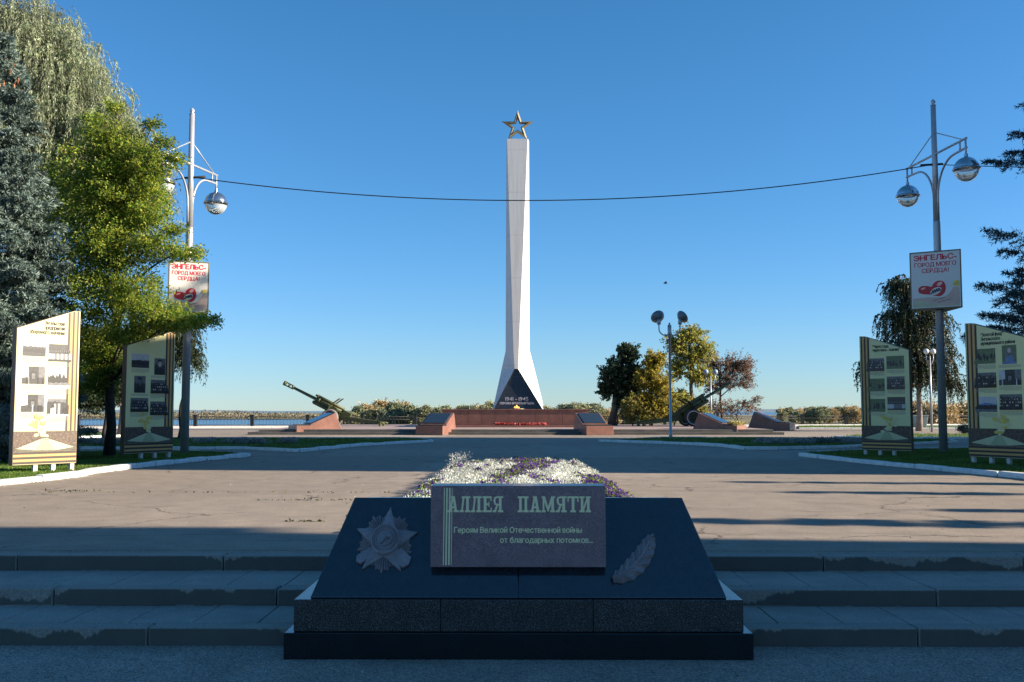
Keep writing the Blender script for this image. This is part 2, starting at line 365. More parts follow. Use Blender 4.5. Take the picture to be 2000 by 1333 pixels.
# ------------------------------------------------------------------ setting: ground, steps, river
Z0, ZL, H = 0.0, -0.405, 0.135
Y1, Y2, Y3 = 7.60, 8.46, 9.44             # the three riser fronts
m = MB(); m.box(-150, 150, Y3 + .34, 95.0, -3.0, 0.0); o = m.build("pavement", M_asph); tag(o, kind="structure")
m = MB(); m.box(-150, 150, -60, Y1 - .004, -3.0, ZL); o = m.build("ground", M_asph2); tag(o, kind="structure")
st = MB(); rng = np.random.default_rng(3)
for i, (y0, y1) in enumerate(((Y1, Y2), (Y2, Y3), (Y3, Y3 + .34))):
    z1 = ZL + H * (i + 1)
    x = -16.0 + [0.3, 1.0, .1][i]
    while x < 16:                                        # kerb blocks along each riser, a thin gap between blocks
        L = rng.uniform(1.75, 1.95); kw = .17
        jy, jz = rng.uniform(-.006, .006), rng.uniform(-.004, .003)
        st.box(x, x + L - .012, y0 + jy, y0 + kw, z1 - .19, z1 + jz)
        x += L
st = st.build("steps", M_step, bevel=.018, seg=3); tag(st, kind="structure")
td = MB()
for i, (y0, y1) in enumerate(((Y1, Y2), (Y2, Y3), (Y3, Y3 + .345))):
    z1 = ZL + H * (i + 1)
    td.box(-16, 16, y0 + .172, y1 + .1 if i < 2 else y1, z1 - .25, z1 - .012, 1)
    if i == 2:
        td.box(-16, 16, y0 + .178, y1, z1 - .1, z1 - .004, 2); continue
    x = -16
    while x < 16:
        td.box(x, x + .492, y0 + .185, y1 - .006, z1 - .05, z1 - .004 + rng.uniform(-.003, .001)); x += .5
td = td.build("step_treads", [M_tile, M_joint, M_asph], bevel=.004, seg=1); tag(td, kind="structure")
# side terraces close the steps beyond the frame
m = MB(); m.box(-150, -16, Y1, Y3 + .34, -3, -.001); m.box(16, 150, Y1, Y3 + .34, -3, -.001); tag(m.build("pavement_side", M_asph), kind="structure")

def water_mat():
    mm, nt, b = nodes_of("river_water"); b.inputs["Base Color"].default_value = (.04, .07, .11, 1); b.inputs["Roughness"].default_value = .22
    n = noise(nt, .4, 4, .6, coords(nt)); bump(nt, b, n.outputs[0], .6, .3); return mm
m = MB(); m.box(-9000, 9000, 60, 14000, -8, -4.2); tag(m.build("river", water_mat()), kind="structure")
def meadow_mat():
    mm, nt, b = nodes_of("dry_meadow"); v = coords(nt); n = noise(nt, .05, 6, .7, v); n2 = noise(nt, .9, 4, .7, v)
    c = mixc(nt, n.outputs[0], (.13, .125, .05), (.23, .19, .09)); r = ramp(nt, n2.outputs[0], [(.35, (.6,) * 3), (.65, (1.25,) * 3)])
    nt.links.new(mixc(nt, 1, c, r.outputs[0], 'MULTIPLY'), b.inputs["Base Color"]); b.inputs["Roughness"].default_value = .95; return mm
M_meadow = meadow_mat()
def sheet(name, pts, z, mt, th=.6):
    q = MB(); q.prism([(p[0], p[1]) for p in pts], z - th, z, 0); o = q.build(name, mt); tag(o, kind="structure"); return o
# low land across the water
sheet("meadow", [(-30, 99), (700, 99), (900, 1400), (40, 1400), (10, 700), (-60, 470), (-75, 300), (-45, 180)], -4.0, M_meadow)
sheet("far_bank", [(-1500, 760), (-100, 690), (60, 720), (60, 3000), (-1500, 3000)], -3.9, M_meadow)
m = MB(); rng = np.random.default_rng(5)           # the slope below the embankment
m.add([(-150, 55, -.15), (150, 88, -.15), (150, 140, -4.3), (-150, 120, -4.3)], [(0, 1, 2, 3)]); tag(m.build("bank_slope", M_meadow), kind="structure")
# distant low hills
hm = MB(); n = 90; rng = np.random.default_rng(6)
xs = np.linspace(-5200, 5200, n); hz = 10 + 8 * np.sin(xs / 900.) + 5 * np.sin(xs / 350. + 1) + rng.uniform(-1, 1, n)
hv = []
for x, h in zip(xs, hz): hv += [(x, 5600, -6), (x, 5900, max(2, h)), (x, 7200, -6)]
hm.add(hv, [(3 * i, 3 * i + 3, 3 * i + 4, 3 * i + 1) for i in range(n - 1)] + [(3 * i + 1, 3 * i + 4, 3 * i + 5, 3 * i + 2) for i in range(n - 1)], 0, True)
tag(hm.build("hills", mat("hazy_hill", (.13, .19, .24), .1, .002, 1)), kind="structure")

# ------------------------------------------------------------------ lawns, kerbs, grass
def clean(pts): return [Vector((p.x, p.y, 0)) for p in pts]
def pxline(l): return clean([G(a, b) for a, b in l])
LAWNS = {
 "near_left":  (pxline([(-90, 960), (0, 949), (80, 941), (160, 931.5), (178, 926), (300, 911), (400, 900.5), (487, 893)]),
                pxline([(455, 889), (390, 886.5), (250, 885.5), (140, 888), (0, 893), (-90, 896)])),
 "mid_left":   (pxline([(-160, 880), (0, 879.5), (130, 878.5), (480, 879), (585, 884), (620, 880.5), (700, 872.5), (845, 864)]),
                pxline([(822, 860), (500, 859), (130, 860), (-160, 861)])),
 "mid_right":  (pxline([(1170, 863.5), (1330, 869), (1410, 873.5), (1455, 879.5), (1520, 879.5), (1620, 877), (1870, 866)]),
                pxline([(1850, 861), (1700, 859.5), (1540, 858.5), (1300, 858), (1215, 861)])),
 "near_right": (pxline([(1563, 892), (1600, 896.5), (1680, 905.5), (1790, 916), (1900, 926.5), (2010, 937.5), (2120, 949)]),
                pxline([(2120, 877), (1890, 880), (1680, 884.5), (1590, 888)])),
 "back_left":  (pxline([(-160, 859), (150, 857), (240, 853.5)]),
                pxline([(200, 847.5), (150, 846), (-160, 845)])),
 "back_right": (pxline([(1629, 855.5), (1680, 858), (1890, 858.8), (2120, 859)]),
                pxline([(2120, 850), (1760, 850), (1680, 852)])),
 "rear_right": (pxline([(1560, 838.5), (2120, 838.5)]), pxline([(2120, 832.5), (1560, 832.5)])),
}
def inside(px, py, poly):
    c = np.zeros(len(px), bool); n = len(poly)
    for i in range(n):
        x1, y1 = poly[i][0], poly[i][1]; x2, y2 = poly[(i + 1) % n][0], poly[(i + 1) % n][1]
        cond = ((y1 > py) != (y2 > py)) & (px < (x2 - x1) * (py - y1) / (y2 - y1 + 1e-12) + x1)
        c ^= cond
    return c
def kerb_path(kb, path, rng, w=.19, h=.115, out=1):
    """whitewashed kerb stones about a metre long laid along a path"""
    pts = [path[0]]
    for a, b in zip(path[:-1], path[1:]):
        L = (b - a).length; k = max(1, int(round(L / 1.0)))
        pts += [a + (b - a) * (j / k) for j in range(1, k + 1)]
    for a, b in zip(pts[:-1], pts[1:]):
        d = (b - a); L = d.length
        if L < .05: continue
        d.normalize(); nrm = Vector((-d.y, d.x, 0))
        g = .012; jz = rng.uniform(-.012, .012); jo = rng.uniform(-.015, .015)
        jo -= .06; a2 = a + d * g + nrm * jo; b2 = b - d * g + nrm * (jo + rng.uniform(-.01, .01)); h2 = h + jz
        kb.add([a2, b2, b2 + nrm * w, a2 + nrm * w] + [p + Vector((0, 0, h2 + q)) for p, q in ((a2 + nrm * .012, 0), (b2 + nrm * .012, rng.uniform(-.01, .01)), (b2 + nrm * w, 0), (a2 + nrm * w, 0))],
               [(3, 2, 1, 0), (4, 5, 6, 7), (0, 1, 5, 4), (1, 2, 6, 5), (2, 3, 7, 6), (3, 0, 4, 7)])
rng = np.random.default_rng(11)
gv, gf = [], []
grass_v = []
for nm, (front, back) in LAWNS.items():
    poly = front + back
    q = MB(); q.prism([(p.x, p.y) for p in poly], -.1, .07); o = q.build("lawn", M_lawn); tag(o, kind="structure")
    kb = MB(); kerb_path(kb, front, rng)
    if nm in ("near_left", "near_right", "mid_left", "mid_right"): kerb_path(kb, [front[-1] + Vector((0, .05, 0))] + back, rng, w=.13, h=.11)
    o = kb.build("kerb", M_paintw, bevel=.02, seg=2); tag(o, kind="structure")
    P2 = np.array([(p.x, p.y) for p in poly]); x0, y0 = P2.min(0); x1, y1 = P2.max(0)
    x0 = max(x0, -30); x1 = min(x1, 34)
    dens = {"near_left": 1300, "near_right": 1000, "mid_left": 200, "mid_right": 200}.get(nm, 70)
    N = int((x1 - x0) * (y1 - y0) * dens)
    px = rng.uniform(x0, x1, N); py = rng.uniform(y0, y1, N); k = inside(px, py, P2); px, py = px[k], py[k]
    # patchy turf
    keep = rng.random(len(px)) < np.clip(.75 + .5 * np.sin(px * 1.7 + 1.3 * np.sin(py * .9)) * np.sin(py * 1.3 + px * .6), .25, 1)
    px, py = px[keep], py[keep]; n = len(px)
    far = 1.0 if nm.startswith("near") else 1.8
    hgt = rng.uniform(.025, .07, n) * (1.15 if far > 1 else 1); wd = rng.uniform(.004, .009, n) * far * 1.4
    a = rng.uniform(0, 2 * np.pi, n); ln = rng.normal(0, .025, (n, 2))
    z = np.full(n, .066)
    b1 = np.stack([px - np.cos(a) * wd, py - np.sin(a) * wd, z], 1); b2 = np.stack([px + np.cos(a) * wd, py + np.sin(a) * wd, z], 1)
    tp = np.stack([px + ln[:, 0], py + ln[:, 1], z + hgt], 1)
    grass_v.append(np.stack([b1, b2, tp], 1).reshape(-1, 3))
gv = np.concatenate(grass_v); o = np_mesh("grass", gv, np.arange(len(gv)), M_grass, k=3)
tag(o, "short green lawn grass growing inside the white kerbs", "grass", kind="stuff")

# weeds at the foot of the left kerb, in the pavement joints, and small fallen leaves
rng = np.random.default_rng(21)
def leafquads(c, a, L, Wd, rng, up=None):
    """diamond leaves: base points c, unit axes a"""
    n = len(c); r = rng.normal(size=(n, 3)); w = np.cross(a, r); w /= (np.linalg.norm(w, axis=1, keepdims=True) + 1e-9)
    L = np.broadcast_to(np.asarray(L, float), (n,))[:, None]; Wd = np.broadcast_to(np.asarray(Wd, float), (n,))[:, None]
    v = np.stack([c, c + a * L * .45 + w * Wd * .5, c + a * L, c + a * L * .45 - w * Wd * .5], 1)
    return v.reshape(-1, 3)
def unit(v): return v / (np.linalg.norm(v, axis=-1, keepdims=True) + 1e-9)
fr = LAWNS["near_left"][0]; cs = []
for a, b in zip(fr[:-1], fr[1:]):
    L = (b - a).length
    for j in range(int(L * 2.2)):
        p = a + (b - a) * rng.random(); k = rng.integers(4, 22); s = rng.uniform(.03, .12)
        cs.append(np.array([p.x, p.y - .05, .003]) + rng.normal(0, [s * 1.3, s * .3, 0.0], (k, 3)))
for (x, y, ln, k) in ((-5.0, 16.6, 3, 60), (-3.2, 15.2, .8, 60), (-1.9, 12.9, .3, 90), (-7.5, 16.9, .5, 40), (-2.6, 12.3, .25, 40), (-2.2, 14.6, .3, 30)):
    cs.append(np.array([x, y, .003]) + rng.uniform(-1, 1, (k, 3)) * [ln, .03, 0])
cs = np.concatenate(cs); cs[:, 2] = np.abs(cs[:, 2]); ax = unit(rng.normal(size=cs.shape) * [1, 1, .3] + [0, 0, .7])
v = leafquads(cs, ax, rng.uniform(.02, .06, len(cs)), rng.uniform(.012, .03, len(cs)), rng)
o = np_mesh("weeds", v, np.arange(len(v)), leaf_mat("weed_leaf", [(.04, .07, .015), (.09, .11, .03), (.16, .13, .06)], .2)); tag(o, "small weeds growing at kerb feet and in pavement cracks", "weeds", kind="stuff")
n = 420; c = np.stack([rng.uniform(-9, 9, n), rng.uniform(4.5, 7.5, n), np.full(n, ZL + .004)], 1)
n2 = 420; c2 = np.stack([rng.uniform(-8, 8, n2), rng.uniform(9.9, 24, n2), np.full(n2, .004)], 1)
c = np.concatenate([c, c2]); ax = unit(rng.normal(size=c.shape) * [1, 1, .12]); ax[:, 2] = np.abs(ax[:, 2])
v = leafquads(c, ax, rng.uniform(.008, .03, len(c)), rng.uniform(.006, .02, len(c)), rng)
o = np_mesh("fallen_leaves", v, np.arange(len(v)), leaf_mat("dry_leaf", [(.12, .08, .045), (.28, .22, .13), (.42, .38, .30)], 0)); tag(o, "dry bits of leaf litter scattered on the asphalt", "leaf litter", kind="stuff")

# ------------------------------------------------------------------ memorial stone in the foreground
mem = empty("memorial_stone", (0.0, 7.18, ZL), 0, "black granite memorial with lettered plaque, carved star and feather before the flower bed", "memorial")
YB = 7.18
def L2(x, y, z): return Vector((x, y - YB, z - ZL))
XC = 0.0
bw = 1.665
q = MB(); q.box(-bw, bw, 0, 1.25, 0.001, .185); q.build("base", granite("black_base_granite", [(.004, .005, .006), (.010, .011, .013), (.022, .022, .024)], 120, .16, spec=.55), mem, bevel=.006)
# speckled block course, three blocks
q = MB(); xs_ = [-1.605, -.555, .535, 1.605]
for a, b in zip(xs_[:-1], xs_[1:]): q.box(a + .0015, b - .0015, .035, 1.2, .187, .412)
q.build("block_course", M_dgran, mem, bevel=.005)
ys0, zs0, ys1, zs1 = .05, .424, .56, 1.092     # local: slope from bottom front to top back
wb, wt = 1.49, 1.262
sl = Vector((0, ys1 - ys0, zs1 - zs0)); SL = sl.length; sl.normalize(); nrm = Vector((0, -sl.z, sl.y))
def slab_pt(u, v, h=0.0): return Vector((u, ys0, zs0)) + sl * v + nrm * h     # u across, v up the slope, h outwards
q = MB()
for s0, s1 in ((-1, 0), (0, 1)):
    def xx(s, t): return s * (wb + (wt - wb) * t) + (-.0025 if s0 == -1 and s == 0 else (.0025 if s1 == 1 and s == 0 else 0))
    pts = [(xx(s0, 0), 0), (xx(s1, 0), 0), (xx(s1, 1), SL), (xx(s0, 1), SL)]
    q.prism(pts, lambda a, b: slab_pt(a, b, -.045), lambda a, b: slab_pt(a, b, 0))
q.build("slab", M_black, mem, bevel=.006)
q = MB()   # the body that carries the slab
q.prism([(-wb + .03, .413), (wb - .03, .413), (wt - .03, zs1 - .05), (-wt + .03, zs1 - .05)],
        lambda a, b: Vector((a, ys0 + .07 + (b - .413) / (zs1 - zs0) * (ys1 - ys0), b)), lambda a, b: Vector((a, 1.15, b)))
q.build("body", M_black, mem)
# plaque
pw, pz0, pz1, pyf = .637, .222 - ZL, .806 - ZL, .125
pq = MB(); yb0 = ys0 + (pz0 - zs0) / (zs1 - zs0) * (ys1 - ys0)
pq.add([(-pw, pyf, pz0), (pw, pyf, pz0), (pw, pyf + .02, pz1), (-pw, pyf + .02, pz1), (-pw, yb0 - .006, pz0), (pw, yb0 - .006, pz0), (pw, pyf + .26, pz1), (-pw, pyf + .26, pz1)],
       [(0, 1, 2, 3), (5, 4, 7, 6), (3, 2, 6, 7), (1, 0, 4, 5), (0, 3, 7, 4), (2, 1, 5, 6)])
plaque = pq.build("plaque", M_plaq, mem, bevel=.004)
tilt = math.atan2(.02, pz1 - pz0)
kpx = 7.3 / F                               # metres per photo pixel at the plaque
def plq(px, py, h=.002):                    # photo pixel on the plaque -> local point on its front
    x = (px - 1013.0) * kpx; z = pz1 - (py - 947.0) * (pz1 - pz0) / 155.0
    return Vector((x, pyf + .02 * (z - pz0) / (pz1 - pz0) - h, z))
GL = {
 'А': ([[(.12, 0), (.30, 0), (.52, 1), (.36, 1)], [(.60, 0), (.82, 0), (.60, 1), (.40, 1)], [(.27, .24), (.66, .24), (.63, .37), (.30, .37)]], [(0, 0, .40, .12), (.50, 0, .94, .12), (.28, .9, .62, 1)], .94),
 'Л': ([[(.12, 0), (.27, 0), (.42, 1), (.28, 1)]], [(.56, 0, .78, 1), (.18, .88, .90, 1), (.46, 0, .90, .12), (0, 0, .36, .12)], .90),
 'Е': ([], [(.12, 0, .35, 1), (0, .88, .78, 1), (0, 0, .80, .12), (.12, .44, .60, .56), (.67, .72, .78, 1), (.69, 0, .80, .29), (.52, .34, .60, .66)], .82),
 'Я': ([[(.30, .46), (.46, .46), (.26, 0), (.06, 0)], [(.34, 1), (.14, .95), (.04, .72), (.14, .48), (.34, .42), (.34, .53), (.25, .57), (.22, .72), (.25, .86), (.34, .89)]], [(.52, 0, .74, 1), (.33, .89, .88, 1), (.33, .42, .6, .53), (0, 0, .30, .12), (.42, 0, .88, .12)], .88),
 'П': ([], [(.12, 0, .33, 1), (.56, 0, .77, 1), (0, .88, .89, 1), (0, 0, .42, .12), (.46, 0, .89, .12)], .89),
 'М': ([[(.06, 1), (.28, 1), (.58, .2), (.49, .03)], [(1.02, 1), (.78, 1), (.46, .2), (.55, .03)]], [(.08, 0, .22, 1), (.78, 0, 1.0, 1), (0, 0, .32, .12), (.68, 0, 1.1, .12), (0, .9, .22, 1), (.84, .9, 1.1, 1)], 1.1),
 'Т': ([], [(.34, 0, .56, 1), (0, .88, .9, 1), (0, .66, .1, 1), (.8, .66, .9, 1), (.22, 0, .68, .12)], .9),
 'И': ([[(.22, .06), (.36, .06), (.74, .94), (.60, .94)]], [(.12, 0, .33, 1), (.62, 0, .83, 1), (0, 0, .43, .12), (.52, 0, .94, .12), (0, .89, .43, 1), (.52, .89, .94, 1)], .94),
}
lt = MB(); hh = 30.5
def slab_word(word, px0, px1, ybase):
    tot = sum(GL[c][2] + .06 for c in word) - .06; s = (px1 - px0) / tot; x = px0
    for c in word:
        polys, boxes, wdt = GL[c]; e = .0035
        for pl in polys + [[(a, b), (c2, b), (c2, d), (a, d)] for a, b, c2, d in boxes]:
            if sum(p[0] * r[1] - r[0] * p[1] for p, r in zip(pl, pl[1:] + pl[:1])) < 0: pl = pl[::-1]
            lt.prism([(x + a * s, ybase - b * hh) for a, b in pl], lambda a, b: plq(a, b, -.001), lambda a, b, e=e: plq(a, b, e)); e += .0006
        x += (wdt + .06) * s
slab_word('АЛЛЕЯ', 876, 984, 997.5); slab_word('ПАМЯТИ', 1012, 1154, 997.5)
lt.build("lettering", M_letter, plaque).parent = plaque
def plaque_text(body, px, py, wpx, size):
    Mx = Matrix.Translation(plq(px, py, .003)) @ Matrix.Rotation(math.pi / 2 - tilt, 4, 'X')
    text_mesh("lettering", body, size, M_letter, plaque, Mx, bold=.0016, width=wpx * kpx)
plaque_text("Героям Великой Отечественной войны", 889, 1036.5, 247, .0560)
plaque_text("от благодарных потомков...", 978, 1055.5, 180, .0560)
q = MB()
for a, b in ((867.5, 869.3), (872, 875), (877.5, 880.5), (883, 884.2)):
    q.prism([(a, 1098), (b, 1098), (b + 1.2, 951), (a + 1.2, 951)], lambda a, b: plq(a, b, -.001), lambda a, b: plq(a, b, .002))
q.build("ribbon_stripes", M_letter, plaque)
# carved order star
def spx(px, py):     # photo pixel -> (u, v) on the slab
    v = (1163.0 - py) / (1163.0 - 970.0) * SL; t = v / SL
    D = 7.23 + t * (ys1 - ys0); return ((px - 1012.5) / F * D, v)
cu, cv = spx(757, 1060); rx_ = .232; asp = SL / .68 * .99
star = MB()
def ST(a, r, h): return slab_pt(cu + math.sin(a) * r, cv + math.cos(a) * r * 1.22, h)
A0 = R(3)
for k in range(5):                       # bundles of rays between the points
    b0 = A0 + R(36 + 72 * k)
    for i in range(-4, 5):
        a = b0 + R(i * 6.4); ln = rx_ * (.92 - .032 * abs(i) - (.05 if i % 2 else 0)); da = R(2.9)
        pts = [ST(a - da, rx_ * .2, .012), ST(a + da, rx_ * .2, .012), ST(a + da * .95, ln * .96, .008), ST(a, ln, .010), ST(a - da * .95, ln * .96, .008), ST(a, rx_ * .2, .028), ST(a, ln * .97, .020)]
        lo = [slab_pt(0, 0, 0)]
        star.add(pts, [(0, 5, 6, 4), (5, 1, 2, 6), (2, 3, 6), (3, 4, 6)])
        bt = [p - nrm * .02 for p in pts[:5]]
        star.add(pts[:5] + bt, [(i2, (i2 + 1) % 5, 5 + (i2 + 1) % 5, 5 + i2)[::-1] for i2 in range(5)])
for k in range(5):                       # the five-pointed star, ridged
    a = A0 + R(72 * k); tip = ST(a, rx_ * 1.04, .018); l = ST(a - R(36), rx_ * .46, .020); r = ST(a + R(36), rx_ * .46, .020); c = ST(a, 0.01, .05)
    star.add([c, l, tip, r], [(0, 2, 1), (0, 3, 2)])
    for s_, e_ in ((l, tip), (tip, r)):
        star.add([s_, e_, e_ - nrm * .03, s_ - nrm * .03], [(0, 1, 2, 3)])
for sg in (1, -1):                       # crossed sword and rifle ends behind the lower points
    a = A0 + R(180 + sg * 52); d = Vector((math.sin(a), math.cos(a))); pn = Vector((d.y, -d.x))
    w_ = .032 if sg > 0 else .045
    pp = [d * .12 + pn * w_, d * .225 + pn * w_, d * .245, d * .225 - pn * w_, d * .12 - pn * w_]
    pp = [(cu + p.x, cv + p.y * 1.22) for p in pp]
    if sum(p[0] * r2[1] - r2[0] * p[1] for p, r2 in zip(pp, pp[1:] + pp[:1])) < 0: pp = pp[::-1]
    star.prism(pp, lambda a, b: slab_pt(a, b, 0), lambda a, b: slab_pt(a, b, .024))
star.build("order_star", M_relief, mem)
md_ = MB()
def ring(r0, r1, h, n=48):
    vs = []
    for k in range(n):
        a = 2 * math.pi * k / n
        vs += [ST(a, r0, .02), ST(a, r0, h), ST(a, (r0 + r1) / 2, h + .004), ST(a, r1, h), ST(a, r1, .02)]
    md_.add(vs, [tuple(reversed((5 * k + j, 5 * k + j + 1, 5 * ((k + 1) % n) + j + 1, 5 * ((k + 1) % n) + j))) for k in range(n) for j in range(4)], 0, True)
vs = [ST(0, 0, .052)] + [ST(2 * math.pi * k / 40, rx_ * .44, .046) for k in range(40)] + [ST(2 * math.pi * k / 40, rx_ * .46, .01) for k in range(40)]
md_.add(vs, [(0, 1 + (k + 1) % 40, 1 + k) for k in range(40)] + [(1 + k, 1 + (k + 1) % 40, 41 + (k + 1) % 40, 41 + k) for k in range(40)])
ring(rx_ * .40, rx_ * .455, .056); ring(rx_ * .29, rx_ * .325, .056)
for k in range(34):                      # raised marks of the ring inscription (worn, unreadable)
    a = 2 * math.pi * k / 34
    if 150 < math.degrees(a) < 210: continue
    c = ST(a, rx_ * .36, 0); 
    md_.prism([(-.004, -.006), (.004, -.006), (.004, .006), (-.004, .006)], lambda x, y, a=a: ST(a, rx_ * .36, .044) + (Vector((1, 0, 0)) * x + sl * y), lambda x, y, a=a: ST(a, rx_ * .36, .056) + (Vector((1, 0, 0)) * x + sl * y))
sk = [ST(R(200 - 25 * j), rx_ * (.20 - .002 * j), .060) for j in range(9)]    # sickle and hammer
md_.tube(sk, [.004 + .006 * math.sin(math.pi * j / 8) for j in range(9)], 6)
md_.tube([ST(R(225), rx_ * .22, .060), ST(R(45), rx_ * .12, .060)], .007, 6)
md_.tube([ST(R(10), rx_ * .17, .060), ST(R(85), rx_ * .14, .060)], .013, 6)
md_.build("medallion", M_relief, mem)
# carved feather
fe = MB(); pa = [(1193, 1132), (1205, 1127), (1222, 1118), (1238, 1104), (1251, 1088), (1261, 1070), (1268, 1054), (1272, 1050)]
half = [4, 13, 18, 20, 19, 16, 11, 4]
NU, NV = 150, 25; vs = []
uvs = [Vector(spx(*p)) for p in pa]; hw = [h * 7.4 / F for h in half]
def samp(arr, t):
    x = t * (len(arr) - 1); i = min(int(x), len(arr) - 2); f = x - i; f2 = f; return arr[i] * (1 - f2) + arr[i + 1] * f2
for i in range(NU):
    t = i / (NU - 1); p = samp(uvs, t); d = (samp(uvs, min(1, t + .05)) - samp(uvs, max(0, t - .05))).normalized(); pn = Vector((-d.y, d.x)); w_ = samp(hw, t)
    for j in range(NV):
        s = -1 + 2 * j / (NV - 1)
        w2 = w_ * (1 + .05 * math.sin(t * 50 - 6))
        h = .010 + .034 * (1 - s * s) ** .6 + .013 * math.sin(t * 50 - abs(s) * 6) * min(1, abs(s) * 2.5) + (.016 if abs(s) < .09 else (-.008 if abs(s) < .2 else 0))
        if abs(s) > .999: h = 0
        q2 = p + pn * (s * w2); vs.append(slab_pt(q2.x, q2.y, h))
fe.add(vs, [(i * NV + j, (i + 1) * NV + j, (i + 1) * NV + j + 1, i * NV + j + 1)[::-1] for i in range(NU - 1) for j in range(NV - 1)], 0, True)
fe.build("feather", M_relief, mem)

# ------------------------------------------------------------------ flower bed behind the stone
bed = MB(); prof = [(-1.58, .02), (-1.45, .09), (-1.2, .15), (0, .20), (1.2, .15), (1.45, .09), (1.58, .02)]
ys = np.linspace(8.6, 22.6, 20); vs = [(x, y, z if 0 < i < 19 else .0) for i, y in enumerate(ys) for x, z in prof]
bed.add(vs, [(i * 7 + j, i * 7 + j + 1, (i + 1) * 7 + j + 1, (i + 1) * 7 + j) for i in range(19) for j in range(6)], 0, True)
bed.box(-1.5, 1.5, 8.45, 9.8, -.4, .1)
tag(bed.build("flower_bed", M_soil), kind="structure")
rng = np.random.default_rng(31)
def bedz(x): return np.interp(np.abs(x), [0, 1.2, 1.45, 1.58], [.20, .15, .09, .02])
def plant_spots(n): 
    x = rng.uniform(-1.48, 1.48, n); y = rng.uniform(10.0, 22.4, n); return x, y
def pattern(x, y):  # where the purple pansies run through the silver foliage
    s = rng.normal(0, .28, len(x)) + .35 * np.sin(x * 5.1 + .9 * np.sin(y * .7)) * np.sin(y * .8 + x * 2.3)
    s = s + 1.25 * np.exp(-((x - (.42 - (21.5 - y) * .13)) / .24) ** 2) * (y > 12.5) * (.75 + .5 * np.sin(y * 1.1))
    s = s + 1.2 * ((x > 1.02) & (y < 17.5)) + .9 * ((x < -1.22) & (y < 16.5)) + .8 * ((y > 20.6) & (x > -.1) & (x < .9)) + .7 * np.exp(-((x + .35) / .2) ** 2 - ((y - 12) / 1.0) ** 2)
    s = s - .5 * ((x > .55) & (x < 1.0))
    return s
gx, gy = np.meshgrid(np.arange(-1.40, 1.41, .175), np.arange(10.0, 22.3, .24)); x = (gx + rng.normal(0, .05, gx.shape)).ravel(); y = (gy + rng.normal(0, .08, gx.shape)).ravel(); s = pattern(x, y)
wx, wy = x[s < .36], y[s < .36]; pxx, pyy = x[s >= .36], y[s >= .36]
# silver-white foliage plants: each a rounded heap of many finely cut pale leaves
c = []; a = []
for X, Y in zip(wx, wy):
    k = 190; d = unit(rng.normal(size=(k, 3)) + [0, 0, .5]); d[:, 2] = np.abs(d[:, 2]); R_ = rng.uniform(.10, .17); hgt_ = rng.uniform(.6, 1.15)
    c.append(np.array([X, Y, bedz(X) - .02]) + d * (R_ * rng.uniform(.55, 1.0, (k, 1)) ** .5) * [1, 1, hgt_]); a.append(unit(d + rng.normal(0, .4, d.shape)))
for (X, Y) in ((-1.25, 21.2), (-1.15, 21.5), (-1.32, 20.9)):  # one taller clump
    k = 120; d = unit(rng.normal(size=(k, 3)) + [0, 0, .9]); d[:, 2] = np.abs(d[:, 2]); c.append(np.array([X, Y, .30]) + d * rng.uniform(.02, .2, (k, 1))); a.append(unit(d + rng.normal(0, .3, d.shape)))
c = np.concatenate(c); a = np.concatenate(a)
v = leafquads(c, a, rng.uniform(.02, .05, len(c)), rng.uniform(.007, .016, len(c)), rng)
o = np_mesh("silver_flowers", v, np.arange(len(v)), leaf_mat("silver_leaf", [(.24, .28, .22), (.50, .52, .47), (.72, .73, .66), (.86, .86, .79)], .15, .8)); tag(o, "silvery white foliage plants filling the flower bed behind the stone", "flowers", kind="stuff")
# purple pansies with green leaves
c = []; a = []; gc = []; ga = []
for X, Y in zip(pxx, pyy):
    base = np.array([X, Y, bedz(X)]); R_ = rng.uniform(.11, .17)
    for _ in range(rng.integers(12, 24)):
        dm = unit(rng.normal(size=3) + [0, -.3, .6]); dm[2] = abs(dm[2]); f = base + dm * R_ * [1, 1, .9]; fn = unit(dm + np.array([0, -.5, .1]))
        t1 = unit(np.cross(fn, [0.02, 0, 1.])); t2 = np.cross(t1, fn); a0 = rng.uniform(0, 6)
        for j in range(5):
            an = a0 + j * 2 * np.pi / 5; d = t1 * np.cos(an) + t2 * np.sin(an) + fn * .2
            c.append(f); a.append(d)
    kk = 90; d = unit(rng.normal(size=(kk, 3)) + [0, 0, .4]); d[:, 2] = np.abs(d[:, 2]); gc.append(base + d * (R_ * rng.uniform(.4, .95, (kk, 1)))); ga.append(unit(d + rng.normal(0, .5, d.shape)))
c = np.array(c); a = unit(np.array(a)); v = leafquads(c, a, rng.uniform(.018, .032, len(c)), rng.uniform(.02, .034, len(c)), rng)
o = np_mesh("purple_pansies", v, np.arange(len(v)), leaf_mat("pansy_petal", [(.055, .012, .16), (.10, .02, .27), (.17, .05, .36), (.03, .008, .09)], .2, .6)); tag(o, "purple pansies winding through the flower bed behind the stone", "flowers", kind="stuff")
gc = np.concatenate(gc); ga = np.concatenate(ga); v = leafquads(gc, ga, rng.uniform(.025, .05, len(gc)), rng.uniform(.012, .024, len(gc)), rng)
o = np_mesh("pansy_leaves", v, np.arange(len(v)), leaf_mat("pansy_green", [(.07, .14, .02), (.18, .27, .035), (.32, .36, .06)], .35)); tag(o, "green pansy leaves among the purple flowers", "leaves", kind="stuff")

